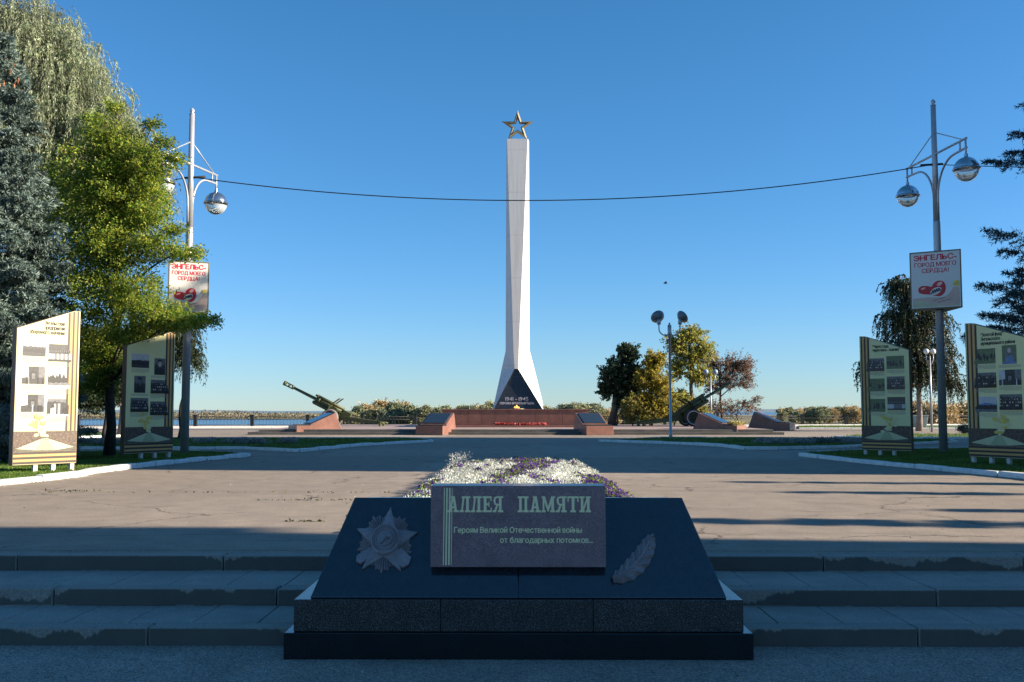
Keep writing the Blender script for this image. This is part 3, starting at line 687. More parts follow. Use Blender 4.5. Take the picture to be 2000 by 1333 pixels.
# silver alyssum clumps on the middle lawns
rng = np.random.default_rng(33)
def alyssum(spots):
    cc = []; aa = []
    for (px, py, w) in spots:
        p0 = G(px, py)
        for _ in range(int(w * 1.3)):
            ctr = np.array([p0.x + rng.normal(0, w * .012), p0.y + rng.normal(0, .35), .08]); k = 60; d = unit(rng.normal(size=(k, 3)) + [0, 0, .5]); d[:, 2] = np.abs(d[:, 2])
            cc.append(ctr + d * rng.uniform(.05, .2, (k, 1)) * [1.2, 1, .9]); aa.append(d)
    cc = np.concatenate(cc); aa = np.concatenate(aa); return leafquads(cc, aa, rng.uniform(.05, .1, len(cc)), rng.uniform(.03, .05, len(cc)), rng)
sp = [(px, 869 + rng.uniform(-1.5, 2), rng.uniform(10, 20)) for px in (1492, 1510, 1525, 1560, 1585, 1610, 1632, 1650, 1672, 160, 185, 205, 228, 400, 470, 505, 560)]
v = alyssum(sp); o = np_mesh("lawn_flowers", v, np.arange(len(v)), leaf_mat("alyssum_grey", [(.18, .2, .2), (.30, .31, .31), (.42, .42, .40), (.2, .16, .06)], .15)); tag(o, "grey white flower clumps planted in rows on the lawns", "flowers", kind="stuff")

# ------------------------------------------------------------------ plaza platform with two steps
PZ = .30; PY = 57.7
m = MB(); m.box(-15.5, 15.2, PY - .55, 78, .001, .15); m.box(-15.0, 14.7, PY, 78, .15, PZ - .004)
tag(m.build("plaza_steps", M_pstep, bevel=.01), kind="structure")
m = MB(); m.box(-14.9, 14.6, PY + .3, 77.9, PZ - .05, PZ); tag(m.build("plaza_floor", M_plaza), kind="structure")

# podium
POD_Y = 66.0
pod = empty("granite_podium", (0, POD_Y, PZ), 0, "long low podium faced in red granite below the white obelisk", "podium")
zt = P(1000, 799.5, POD_Y).z - PZ
xl, xr = P(862, 800, POD_Y).x, P(1151, 800, POD_Y).x
q = MB(); tw = .96
n = 11; w = (xr - xl) / n
for i in range(n):
    a = xl + i * w + .006; b = xl + (i + 1) * w - .006
    aa = a + (.35 if i == 0 else 0); bb = b - (.35 if i == n - 1 else 0)
    q.add([(aa, 0, .1), (bb, 0, .1), (b, -.10, zt - .06), (a, -.10, zt - .06), (aa, .1, .1), (bb, .1, .1), (b, .1, zt - .06), (a, .1, zt - .06)], [(0, 1, 2, 3), (5, 4, 7, 6), (3, 2, 6, 7), (1, 0, 4, 5), (0, 3, 7, 4), (2, 1, 5, 6)])
q.build("facing", M_red, pod)
q = MB(); q.box(xl + .3, xr - .3, .12, 9, 0.001, zt - .062); q.build("core", M_red, pod)
q = MB(); q.box(xl - .05, xr + .05, -.16, 9.1, zt - .06, zt); q.build("cap", M_redtop, pod, bevel=.01)
q = MB(); q.box(xl + .1, xr - .1, -1.1, -.02, 0.002, .11); q.build("ledge", M_redtop, pod, bevel=.01)
TOPZ = PZ + zt

# obelisk
TY = 71.0
ob = empty("obelisk", (P(1012, 797, TY).x, TY, TOPZ), 0, "tall white faceted obelisk crowned by an openwork star", "monument")
OX, OZ = ob.location.x, TOPZ
def ol(px, py, dy): p = P(px, py, TY); return Vector((p.x - OX, dy, p.z - OZ))
# outline levels: pixel y, silhouette left/right px (at mid depth), front strip left/right px, front strip depth (negative = nearer)
lev = [(276, 989, 1033, 990.5, 1030.5, -.62), (686, 987.5, 1034.5, 1003.0, 1013.4, -.92), (722, 979.6, 1044, 1005.2, 1012.0, -.96)]
q = MB(); rings_ = []
for (py, sl_, sr_, fl, fr_, fy) in lev:
    L_, R_, FL, FR = ol(sl_, py, 0), ol(sr_, py, 0), ol(fl, py, fy), ol(fr_, py, fy)
    rings_.append([L_, FL, FR, R_, Vector((FR.x, .7, FR.z)), Vector((FL.x, .7, FL.z))])
yb = 798.6
Lb, Rb = ol(962.5, yb, 0), ol(1063, yb, 0); FLb, FRb = ol(965.5, yb, -1.35), ol(1059, yb, -1.35)
zb = 0.001
for v_ in (Lb, Rb, FLb, FRb): v_.z = zb
rings_.append([Lb, FLb, FRb, Rb, Vector((Rb.x * .9, 1.5, zb)), Vector((Lb.x * .9, 1.5, zb))])
vs = [p for r_ in rings_ for p in r_]; fs = []
for i in range(3):
    for k in range(6):
        if i == 2 and k == 1: continue            # the black panel closes the front below the strip
        fs.append((i * 6 + k, (i + 1) * 6 + k, (i + 1) * 6 + (k + 1) % 6, i * 6 + (k + 1) % 6))
fs.append((0, 1, 2, 3, 4, 5))
q.add(vs, fs); q.build("shaft", M_white, ob)
# black granite panel, slightly recessed between the legs, built as courses of slabs with open joints
A, B_, C_ = rings_[2][1], rings_[3][1], rings_[3][2]; A2 = rings_[2][2]
rec = .16
pn_o = Vector((0, rec, 0))
def tri_pt(px, py, h=0):           # photo pixel -> point on the panel plane
    t = (py - 722) / (yb - 722); yy = A.y + (B_.y - A.y) * t + rec - h; p = P(px, py, TY + yy); return Vector((p.x - OX, yy, p.z - OZ))
def edges(py):
    t = (py - 722) / (yb - 722); return 1005.9 + (966.3 - 1005.9) * t, 1011.3 + (1058.1 - 1011.3) * t
bk = MB(); bk.add([tri_pt(edges(722.5)[0], 722.5, -.02), tri_pt(edges(722.5)[1], 722.5, -.02), tri_pt(1058, yb, -.02), tri_pt(966.4, yb, -.02)], [(0, 3, 2, 1)])
bk.build("panel_backing", M_stjoint, ob)
pn = MB(); rows = [(722.5, 736, [1009]), (736.4, 753.2, [996, 1023]), (753.6, 770.2, [988, 1003, 1025]), (770.6, 785.5, [980, 992, 1004, 1025, 1037]), (785.9, yb, [982, 997, 1012, 1027, 1043])]
for (ya, yb_, cuts) in rows:
    la, ra = edges(ya); lb, rb = edges(yb_)
    xs_ = [None] + cuts + [None]
    for i in range(len(xs_) - 1):
        xa = xs_[i]; xb = xs_[i + 1]
        x0t = max(la, xa + .25) if xa else la; x0b = xa + .25 if xa else lb; x1t = min(ra, xb - .25) if xb else ra; x1b = xb - .25 if xb else rb
        if x0t >= x1t:                       # a slab that only exists at the lower edge
            xm = xb - .25 if xa is None else xa + .25; e0, e1 = (la, lb) if xa is None else (ra, rb); tt = (xm - e0) / (e1 - e0)
            if not 0 < tt < 1: continue
            pn.add([tri_pt(xm, ya + (yb_ - ya) * tt), tri_pt(x0b, yb_), tri_pt(x1b, yb_)], [(0, 1, 2)]); continue
        pn.add([tri_pt(x0t, ya), tri_pt(x0b, yb_), tri_pt(x1b, yb_), tri_pt(x1t, ya)], [(0, 1, 2, 3)])
panel = pn.build("black_panel", M_steleblk, ob)
M_silver = mat("silver_letter", (.72, .72, .70), .04, 10, .4)
slp = math.atan2(B_.y - A.y, A.z - B_.z)
def panel_text(body, px0, px1, py, size, off):
    Mx = Matrix.Translation(tri_pt(px0, py, .02)) @ Matrix.Rotation(math.pi / 2 - slp, 4, 'X')
    text_mesh("lettering", body, size, M_silver, panel, Mx, bold=off, width=(px1 - px0) * TY / F)
panel_text("1941 - 1945", 987.2, 1031, 783.0, .36, .004)
panel_text("ГЕРОЯМ ФРОНТА И ТЫЛА", 976.8, 1042, 790.2, .21, .010)
# openwork star with a bevelled outline
sc = MB(); ctr = ol(1011, 248.5, -.1); Ro, Ri, ro, ri = 1.24, .47, .57, .22
so = []; 
for k in range(10):
    a = R(36 * k); r1 = Ro if k % 2 == 0 else Ri; r2 = ro if k % 2 == 0 else ri * 1.0; d = Vector((math.sin(a), 0, math.cos(a)))
    mid = (r1 + r2) / 2 * .98
    so.append([ctr + d * r1, ctr + d * mid + Vector((0, -.17, 0)), ctr + d * r2, ctr + d * mid + Vector((0, .17, 0))])
sc.add([p for r_ in so for p in r_], [(k * 4 + j, k * 4 + (j + 1) % 4, ((k + 1) % 10) * 4 + (j + 1) % 4, ((k + 1) % 10) * 4 + j)[::-1] for k in range(10) for j in range(4)])
stp = sc.build("star", M_brass, ob)
zt_ = ol(1011, 276, 0).z
for k in (4, 6):
    q = MB(); d = ctr + Vector((math.sin(R(36 * k)) * Ro * .9, 0, math.cos(R(36 * k)) * Ro * .9)); q.tube([(d.x, d.y, zt_ - .02), d], .05, 6)
    q.build("star_mount", M_brass, ob)

# flame and carnations
fl = empty("eternal_flame", (P(1009, 797, POD_Y + 1.6).x, POD_Y + 1.6, TOPZ), 0, "small orange eternal flame burning on the podium below the obelisk", "flame")
q = MB(); q.lathe([(.0, .0), (.55, 0.002), (.55, .03), (.2, .05), (.16, .08), (0, .08)], 10); q.build("burner", M_brass, fl)
fm, nt, b = nodes_of("flame_glow"); b.inputs["Base Color"].default_value = (1, .4, .08, 1); b.inputs["Emission Color"].default_value = (1.0, .30, .05, 1); b.inputs["Emission Strength"].default_value = 1.1
q = MB()
for (dx, h, r_, ln) in ((0, .22, .09, .1), (-.12, .14, .07, -.06), (.13, .12, .07, .18)):
    q.lathe([(.02, .06), (r_, .06 + h * .3), (r_ * .6, .06 + h * .65), (0.005, .06 + h)], 8, Matrix.Translation((dx, 0, 0)) @ Matrix.Shear('XZ', 4, (ln, 0)) if False else Matrix.Translation((dx, 0, 0)))
q.build("flame", fm, fl)
rng = np.random.default_rng(41)
gb = empty("carnation_row", (0, POD_Y - .45, PZ + .11), 0, "row of red carnations laid along the foot of the red granite podium", "flowers")
c = []; a = []; x0, x1 = P(966, 830, POD_Y).x, P(1066, 830, POD_Y).x
for i in range(90):
    X = rng.uniform(x0, x1); k = 26; d = unit(rng.normal(size=(k, 3))); c.append(np.array([X, rng.normal(0, .1), .09]) + d * rng.uniform(.02, .07, (k, 1))); a.append(d)
c = np.concatenate(c); a = np.concatenate(a); c[:, 2] = np.maximum(c[:, 2], .01)
np_mesh("blooms", leafquads(c, a, .06, .05, rng), np.arange(len(c) * 4), leaf_mat("carnation_red", [(.35, .015, .02), (.5, .03, .04), (.55, .25, .22)], .1), gb)
q = MB()
for i in range(60):
    X = rng.uniform(x0, x1); q.tube([(X, 0, .05), (X + rng.normal(0, .1), -.28, .012)], .008, 4)
q.build("stems", mat("stem_dark", (.03, .05, .02), .2, 5, .8), gb)["kind"] = "stuff"

# ------------------------------------------------------------------ wedge pedestals round the plaza
def pedestal(px, py, ang, label, flowers=False, s=1.0, slab=True, z=0.0):
    g = G(px, py, z); r = empty("granite_pedestal", (g.x, g.y, z), ang, label, "pedestal", "red granite pedestals with sloping plates around the plaza")
    w = .8 * s                     # local: faces -y, near lower front corner region at origin
    q = MB(); q.box(-w, w, 0, .85 * s, .002, .52 * s); q.build("front_box", M_red, r, bevel=.012)
    q = MB(); q.add([(x, y, zz) for x in (-w + .04, w - .04) for (y, zz) in ((.853 * s, .002), (.853 * s, .60 * s), (2.35 * s, 1.25 * s), (2.85 * s, .002))],
                    [(0, 3, 2, 1), (4, 5, 6, 7), (0, 1, 5, 4), (1, 2, 6, 5), (2, 3, 7, 6), (3, 0, 4, 7)])
    q.build("wedge", M_red, r, bevel=.01)
    q = MB(); q.box(-w + .05, w - .05, .25 * s, .850 * s, .524 * s, .60 * s); q.build("plinth_step", M_black, r)
    if slab:
        d = Vector((0, 1.5, .65)).normalized(); nn = Vector((0, -d.z, d.y)); o0 = Vector((0, .853 * s, .60 * s))
        q = MB(); q.prism([(-w + .16, .1 * s), (w - .16, .1 * s), (w - .16, 1.5 * s), (-w + .16, 1.5 * s)], lambda a, b: o0 + Vector((a, 0, 0)) + d * b + nn * .002, lambda a, b: o0 + Vector((a, 0, 0)) + d * b + nn * .05)
        q.build("name_plate", M_black, r, bevel=.008)
    return r
pedestal(571, 848.8, R(-60), "red granite pedestal with a sloping black plate in front of the braked howitzer")
pedestal(838, 850.5, R(-13), "red granite pedestal with a black plate standing at the podium's end nearest the braked howitzer", z=0)
pedestal(1172, 850.5, R(13), "red granite pedestal with a black plate between the podium and the speaker mast")
pf = pedestal(1449, 848.8, R(58), "red granite pedestal with yellow flowers in its front box beside the long barrelled howitzer")
pedestal(1548, 841.5, R(62), "plain red granite wedge pedestal standing farthest back at the plaza corner", s=1.05, slab=False)
rng = np.random.default_rng(43); c = []; a = []
for i in range(70):
    k = 24; d = unit(rng.normal(size=(k, 3)) + [0, 0, .4]); c.append(np.array([rng.uniform(-.75, .75), rng.uniform(.05, .6), .62]) + d * rng.uniform(.02, .12, (k, 1))); a.append(d)
c = np.concatenate(c); a = np.concatenate(a)
yf = np_mesh("yellow_flowers", leafquads(c, a, .07, .05, rng), np.arange(len(c) * 4), leaf_mat("chrysanthemum_yellow", [(.20, .22, .05), (.5, .42, .12), (.62, .56, .25)], .2)); yf.location = pf.location; yf.rotation_euler = pf.rotation_euler; tag(yf, "pale yellow chrysanthemums filling the pedestal's front box", "flowers")

# ------------------------------------------------------------------ howitzers
def wheel(parent, x, y, r, band):
    w = empty("wheel", (x, y, r)); w.parent = parent
    Mx = Matrix.Rotation(math.pi / 2, 4, 'X')
    q = MB(); q.lathe([(r * .74, -.11), (r * .84, -.14), (r * .96, -.12), (r, -.06), (r, .06), (r * .96, .12), (r * .84, .14), (r * .74, .11), (r * .74, -.11)], 32, Mx)
    q.build("tyre", M_tyre if band else M_tyred, w)
    q = MB(); q.lathe([(0.01, -.11), (.09, -.11), (.10, -.05), (r * .45, -.02), (r * .62, -.06), (r * .70, -.10), (r * .74, -.10), (r * .74, .10), (r * .6, .05), (.1, .06), (0.01, .08)], 24, Mx)
    for k in range(8):
        a = 2 * math.pi * k / 8; q.lathe([(.025, -.075), (.025, -.03)], 6, Matrix.Translation((math.cos(a) * r * .3, 0, math.sin(a) * r * .3)) @ Mx)
    q.build("rim", M_olive2, w)
    q = MB(); q.lathe([(r * .715, -.112), (r * .735, -.128), (r * .80, -.133), (r * .80, -.128)], 32, Mx); q.build("rim_band", M_rimw, w)
def howitzer(label, loc, rz, el, blen, brake, pale):
    """muzzle points to local -x; ground at z = 0"""
    h = empty("howitzer", loc, rz, label, "howitzer")
    r = .60
    for y in (-.82, .82): wheel(h, 0, y, r, pale)
    q = MB(); q.tube([(0, -.85, r), (0, .85, r)], .09, 8); q.box(-.18, .35, -.45, .45, .45, .85); q.build("axle", M_olive, h, bevel=.02)
    piv = Vector((.05, 0, 1.18)); d = Vector((-math.cos(el), 0, math.sin(el))); u = Vector((math.sin(el), 0, math.cos(el)))
    def bp(t, k=0, y=0): return piv + d * t + u * k + Vector((0, y, 0))
    q = MB(); q.tube([bp(-.95, .1), bp(.3, .1), bp(1.0, .1), bp(1.02, .1), bp(blen, .1)], [.17, .17, .15, .125, .095], 14); q.build("barrel", M_olive, h)
    q = MB(); q.add([bp(t, k, y) for t in (-1.35, -.7) for k, y in ((-.2, -.2), (-.2, .2), (.32, .2), (.32, -.2))], [(0, 1, 2, 3), (7, 6, 5, 4), (0, 4, 5, 1), (1, 5, 6, 2), (2, 6, 7, 3), (3, 7, 4, 0)]); q.build("breech", M_olive, h, bevel=.03)
    if brake:
        b = MB(); e = blen
        for t0, t1, rr in ((e - .02, e + .12, .15), (e + .30, e + .40, .15), (e + .60, e + .78, .17)): b.tube([bp(t0, .1), bp(t1, .1)], rr, 12)
        for yy in (-.11, .11):
            b.add([bp(t, .1 + k, yy + o2) for t in (e + .1, e + .66) for k, o2 in ((-.14, -.012), (-.14, .012), (-.08, .012), (-.08, -.012))], [(0, 1, 2, 3), (7, 6, 5, 4), (0, 4, 5, 1), (1, 5, 6, 2), (2, 6, 7, 3), (3, 7, 4, 0)])
            b.add([bp(t, .1 + k, yy + o2) for t in (e + .1, e + .66) for k, o2 in ((.08, -.012), (.08, .012), (.14, .012), (.14, -.012))], [(0, 1, 2, 3), (7, 6, 5, 4), (0, 4, 5, 1), (1, 5, 6, 2), (2, 6, 7, 3), (3, 7, 4, 0)])
        b.build("muzzle_brake", M_olive, h)
    q = MB(); q.tube([bp(-.7, .34), bp(1.3, .34), bp(1.32, .34), bp(1.55, .34)], [.115, .115, .07, .07], 10); q.tube([bp(1.30, .34), bp(1.40, .34)], .13, 10); q.build("recuperator", M_olive, h)
    q = MB(); q.tube([bp(-.5, -.16), bp(1.45, -.16), bp(1.55, -.16)], [.14, .14, .09], 10); q.tube([bp(1.1, .1), bp(1.22, .1)], .20, 12); q.build("cradle", M_olive, h)
    # saddle and elevating parts
    q = MB(); q.prism([(-.25, .7), (.45, .7), (.40, 1.2), (.15, 1.42), (-.15, 1.3)], lambda a, b: Vector((a, -.32, b)), lambda a, b: Vector((a, -.26, b)))
    q.prism([(-.25, .7), (.45, .7), (.40, 1.2), (.15, 1.42), (-.15, 1.3)], lambda a, b: Vector((a, .26, b)), lambda a, b: Vector((a, .32, b)))
    q.tube([(.2, -.42, 1.0), (.2, -.36, 1.0)], .16, 12); q.tube([(.1, -.5, 1.15), (.1, -.32, 1.15)], .03, 6); q.tube([bp(.7, -.2), (-.1, .2, .8)], .06, 8); q.build("carriage", M_olive, h)
    # shield in two leaning plates
    for s_ in (-1, 1):
        q = MB(); ya, yb2 = (.20 * s_, .95 * s_)
        for (p0, p1) in (((-.42, .62), (-.02, 1.45)), ((-.02, 1.47), (.62, 1.92))):
            vs = [(p0[0], ya, p0[1]), (p0[0], yb2, p0[1]), (p1[0], yb2 * .97, p1[1]), (p1[0], ya, p1[1])]; vs2 = [(x + .02, y, z + .012) for x, y, z in vs]
            q.add(vs + vs2, [(0, 1, 2, 3), (7, 6, 5, 4), (0, 4, 5, 1), (1, 5, 6, 2), (2, 6, 7, 3), (3, 7, 4, 0)])
        q.build("shield", M_olive2, h)
    for s_ in (-1, 1):
        q = MB(); a = Vector((.15, .28 * s_, .62)); b2 = Vector((3.55, .75 * s_, .22)); dd = (b2 - a).normalized(); sd = Vector((0, 1, 0)); up = dd.cross(sd) * -1
        up = Vector((0, 0, 1)); vs = []
        for p, hh_ in ((a, .17), (b2, .10)): vs += [p + sd * .07 - up * hh_, p - sd * .07 - up * hh_, p - sd * .07 + up * hh_, p + sd * .07 + up * hh_]
        q.add(vs, [(0, 1, 2, 3), (7, 6, 5, 4), (0, 4, 5, 1), (1, 5, 6, 2), (2, 6, 7, 3), (3, 7, 4, 0)])
        q.tube([b2 + Vector((-.25, 0, .1)), b2 + Vector((.25, 0, -.02))], .06, 6)
        q.add([b2 + Vector((-.1, y, z)) for y, z in ((-.25, .04), (.25, .04), (.25, -.22), (-.25, -.22))] + [b2 + Vector((.02, y, z)) for y, z in ((-.25, .04), (.25, .04), (.25, -.22), (-.25, -.22))], [(0, 1, 2, 3), (7, 6, 5, 4), (0, 4, 5, 1), (1, 5, 6, 2), (2, 6, 7, 3), (3, 7, 4, 0)])
        q.tube([b2 + Vector((-.1, 0, .1)), b2 + Vector((.35, 0, .75))] if s_ < 0 else [b2 + Vector((-.8, 0, .1)), b2 + Vector((-.5, 0, .3))], .02, 5)
        q.build("trail", M_olive, h)
    return h
HY = 70.0
def hz(px, Y=HY): return Vector((P(px, 820, Y).x, Y, PZ))
howitzer("olive howitzer with a slotted muzzle brake and white ringed tyres behind a red pedestal", hz(649), R(-2), R(26.5), 3.2, True, True)
howitzer("dark howitzer with a long plain barrel standing in front of the autumn trees", hz(1347), R(180 + 8), R(30), 3.6, False, False)

# ------------------------------------------------------------------ embankment parapet and railing
rng = np.random.default_rng(51)
def emb(x): return 83.0 + .215 * x
q = MB()
for i in range(-45, 46):
    a, b = i * 1.5, (i + 1) * 1.5 - .02
    q.add([(a, emb(a), 0.001), (b, emb(b), 0.001), (b, emb(b) + .5, 0.001), (a, emb(a) + .5, 0.001), (a, emb(a), .17), (b, emb(b), .17), (b, emb(b) + .5, .17), (a, emb(a) + .5, .17)], [(3, 2, 1, 0), (4, 5, 6, 7), (0, 1, 5, 4), (1, 2, 6, 5), (2, 3, 7, 6), (3, 0, 4, 7)])
o = q.build("low_parapet", M_parapet, bevel=.02); tag(o, "low whitewashed stone parapet running along the river edge", "wall")
rl = empty("railing", (0, emb(0) + .25, .17), 0, "dark iron railing with posts and ring pattern above the white parapet", "railing")
dirv = Vector((1, .215, 0)); dl = dirv.length
posts = np.arange(-63, 64, 4.2)
for xp in posts:
    q = MB(); p = Vector((xp, .215 * xp, 0)); q.box(p.x - .13, p.x + .13, p.y - .13, p.y + .13, 0, .84); q.box(p.x - .17, p.x + .17, p.y - .17, p.y + .17, .84, .90); q.build("post", M_rail, rl)
for xa, xb in zip(posts[:-1], posts[1:]):
    q = MB(); a, b = xa + .16, xb - .16
    for z, r_ in ((.74, .028), (.50, .018), (.10, .022)): q.tube([(a, .215 * a, z), (b, .215 * b, z)], r_, 4)
    k = 15; 
    for i in range(k):
        x = a + (b - a) * (i + .5) / k
        if abs(x) < 40:
            rr = [(x + math.cos(2 * math.pi * j / 10) * .115, .215 * x, .62 + math.sin(2 * math.pi * j / 10) * .105) for j in range(11)]; q.tube(rr, .016, 3, cap=False)
        q.tube([(x, .215 * x, .1), (x, .215 * x, .5)], .011, 3, cap=False)
    q.build("rail_panel", M_rail, rl)

# ------------------------------------------------------------------ street lamps with hanging domes
def street_lamp(loc, ztop, zbar, zarm0, arm, label):
    r = empty("street_lamp", loc, 0, label, "street lamp", "tall double street lamps flanking the alley")
    q = MB(); q.tube([(0, 0, .001), (0, 0, zarm0 - .2), (0, 0, zarm0 - .15)], [.128, .108, .10], 14); q.tube([(0, 0, zarm0 - .15), (0, 0, ztop)], [.098, .078], 12)
    q.lathe([(.085, ztop), (.085, ztop + .03), (.03, ztop + .05), (.075, ztop + .11), (.075, ztop + .14), (.03, ztop + .2), (0, ztop + .22)], 10); q.build("pole", M_steel, r)
    ax, ay = arm; A = Vector((ax, ay, 0)); n = A.normalized()
    q = MB(); q.tube([A * -1 + Vector((0, 0, zbar)), A + Vector((0, 0, zbar))], .036, 8); q.build("crossbar", M_steel, r)
    for s_ in (-1, 1):
        e = A * s_
        q = MB(); q.tube([Vector((0, 0, zbar + .68)) + n * (s_ * .07), e * .86 + Vector((0, 0, zbar + .03))], .018, 6); q.build("tie_rod", M_steel, r)
        q = MB(); pth = [n * (s_ * .12) + Vector((0, 0, zarm0)), n * (s_ * .13) + Vector((0, 0, zarm0 + .55))]
        z1 = zbar - .30
        for j in range(1, 9):
            a = j / 8 * math.pi / 2; pth.append(n * (s_ * (.13 + (A.length * .62 - .13) * (1 - math.cos(a)))) + Vector((0, 0, zarm0 + .55 + (z1 - zarm0 - .55) * math.sin(a))))
        pth.append(e + Vector((0, 0, z1 + .02)))
        q.tube(pth, .034, 8); q.tube([e * .80 + Vector((0, 0, z1)), e * .80 + Vector((0, 0, zbar))], .026, 6); q.tube([e * .97 + Vector((0, 0, zbar)), e * .97 + Vector((0, 0, z1 - .28))], .028, 6)
        q.build("arm", M_steel, r)
        R0 = .36; c = e * .97 + Vector((0, 0, z1 - .26 - R0))
        lamp = empty("lamp", c); lamp.parent = r
        q = MB(); q.lathe([(.05, R0 + .10), (.06, R0 + .02)] + [(R0 * math.sin(R(a)), R0 * math.cos(R(a))) for a in range(10, 91, 8)] + [(R0 + .03, .012), (R0 + .03, -.02), (R0 - .01, -.025)], 24); q.build("dome", M_chrome, lamp)
        q = MB(); q.lathe([(R0 * .97 * math.sin(R(a)), -R0 * math.cos(R(a)) - .01) for a in range(0, 88, 8)][::-1], 24); q.build("globe", M_glass, lamp)
    return r
YLL, YLR = 30.3, 30.9
pl = G(358.5, 889); pl = Vector((P(360, 889, YLL).x, YLL, .03)); pr = Vector((P(1843, 886, YLR).x, YLR, .03))
ztl = P(366, 214, YLL).z - .2; ztr = P(1822, 200, YLR).z - .15
street_lamp(pl, ztl, P(365, 323, YLL).z, P(360, 437, YLL).z, (.36, 1.5), "tall grey double street lamp rising out of the leafy green tree")
street_lamp(pr, ztr, P(1825, 304, YLR).z, P(1830, 425, YLR).z, (.15, -1.9), "tall grey double street lamp clear of trees in front of the birch")

# cable strung between the lamps and on past them
def cable(a, b, sag, n=40):
    return [a + (b - a) * (i / n) - Vector((0, 0, 4 * sag * (i / n) * (1 - i / n))) for i in range(n + 1)]
ca = Vector((pl.x + .1, pl.y, P(370, 347, YLL).z)); cb = Vector((pr.x - .1, pr.y, P(1820, 322, YLR).z))
q = MB(); q.tube(cable(ca, cb, .92), .017, 5); q.tube(cable(cb + Vector((.2, 0, 0)), cb + Vector((24, -3, .2)), .5), .013, 5); q.tube(cable(ca - Vector((.2, 0, 0)), ca + Vector((-22, 4, -1)), .5), .013, 5)
for p in (ca, cb): q.tube([p - Vector((.35, 0, .02)), p + Vector((.35, 0, .02))], .035, 6)
tag(q.build("overhead_cable", M_cable), "black cable sagging between the two tall street lamps", "cable")

# three-sided poster boxes on the lamp posts
M_poster = mat("poster_white", (.70, .68, .64), .03, 2, .45)
M_pink = mat("poster_red_ink", (.60, .025, .06), .05, 4, .5)
M_heart = mat("poster_heart_red", (.50, .012, .025), .15, 6, .35)
M_hand = mat("poster_hand_tone", (.60, .44, .37), .12, 5, .6); M_hand2 = mat("poster_hand_shade", (.38, .26, .22), .12, 5, .6)
M_yel = mat("poster_yellow_bloom", (.75, .58, .08), .2, 8, .6); M_grn = mat("poster_soft_green", (.50, .52, .33), .15, 3, .6)
M_hl = mat("poster_highlight", (.85, .45, .42), .1, 5, .5); M_ink = mat("poster_black_ink", (.03, .03, .03), .2, 9, .6); M_frame = mat("poster_frame_bronze", (.17, .14, .085), .15, 5, .45)
def blob(cx, cy, rx, ry, n=22, rot=0.0, a0=0, a1=360):
    out = []
    for k in range(n):
        a = R(a0 + (a1 - a0) * k / n); x, y = rx * math.cos(a), ry * math.sin(a); out.append((cx + x * math.cos(rot) - y * math.sin(rot), cy + x * math.sin(rot) + y * math.cos(rot)))
    return out
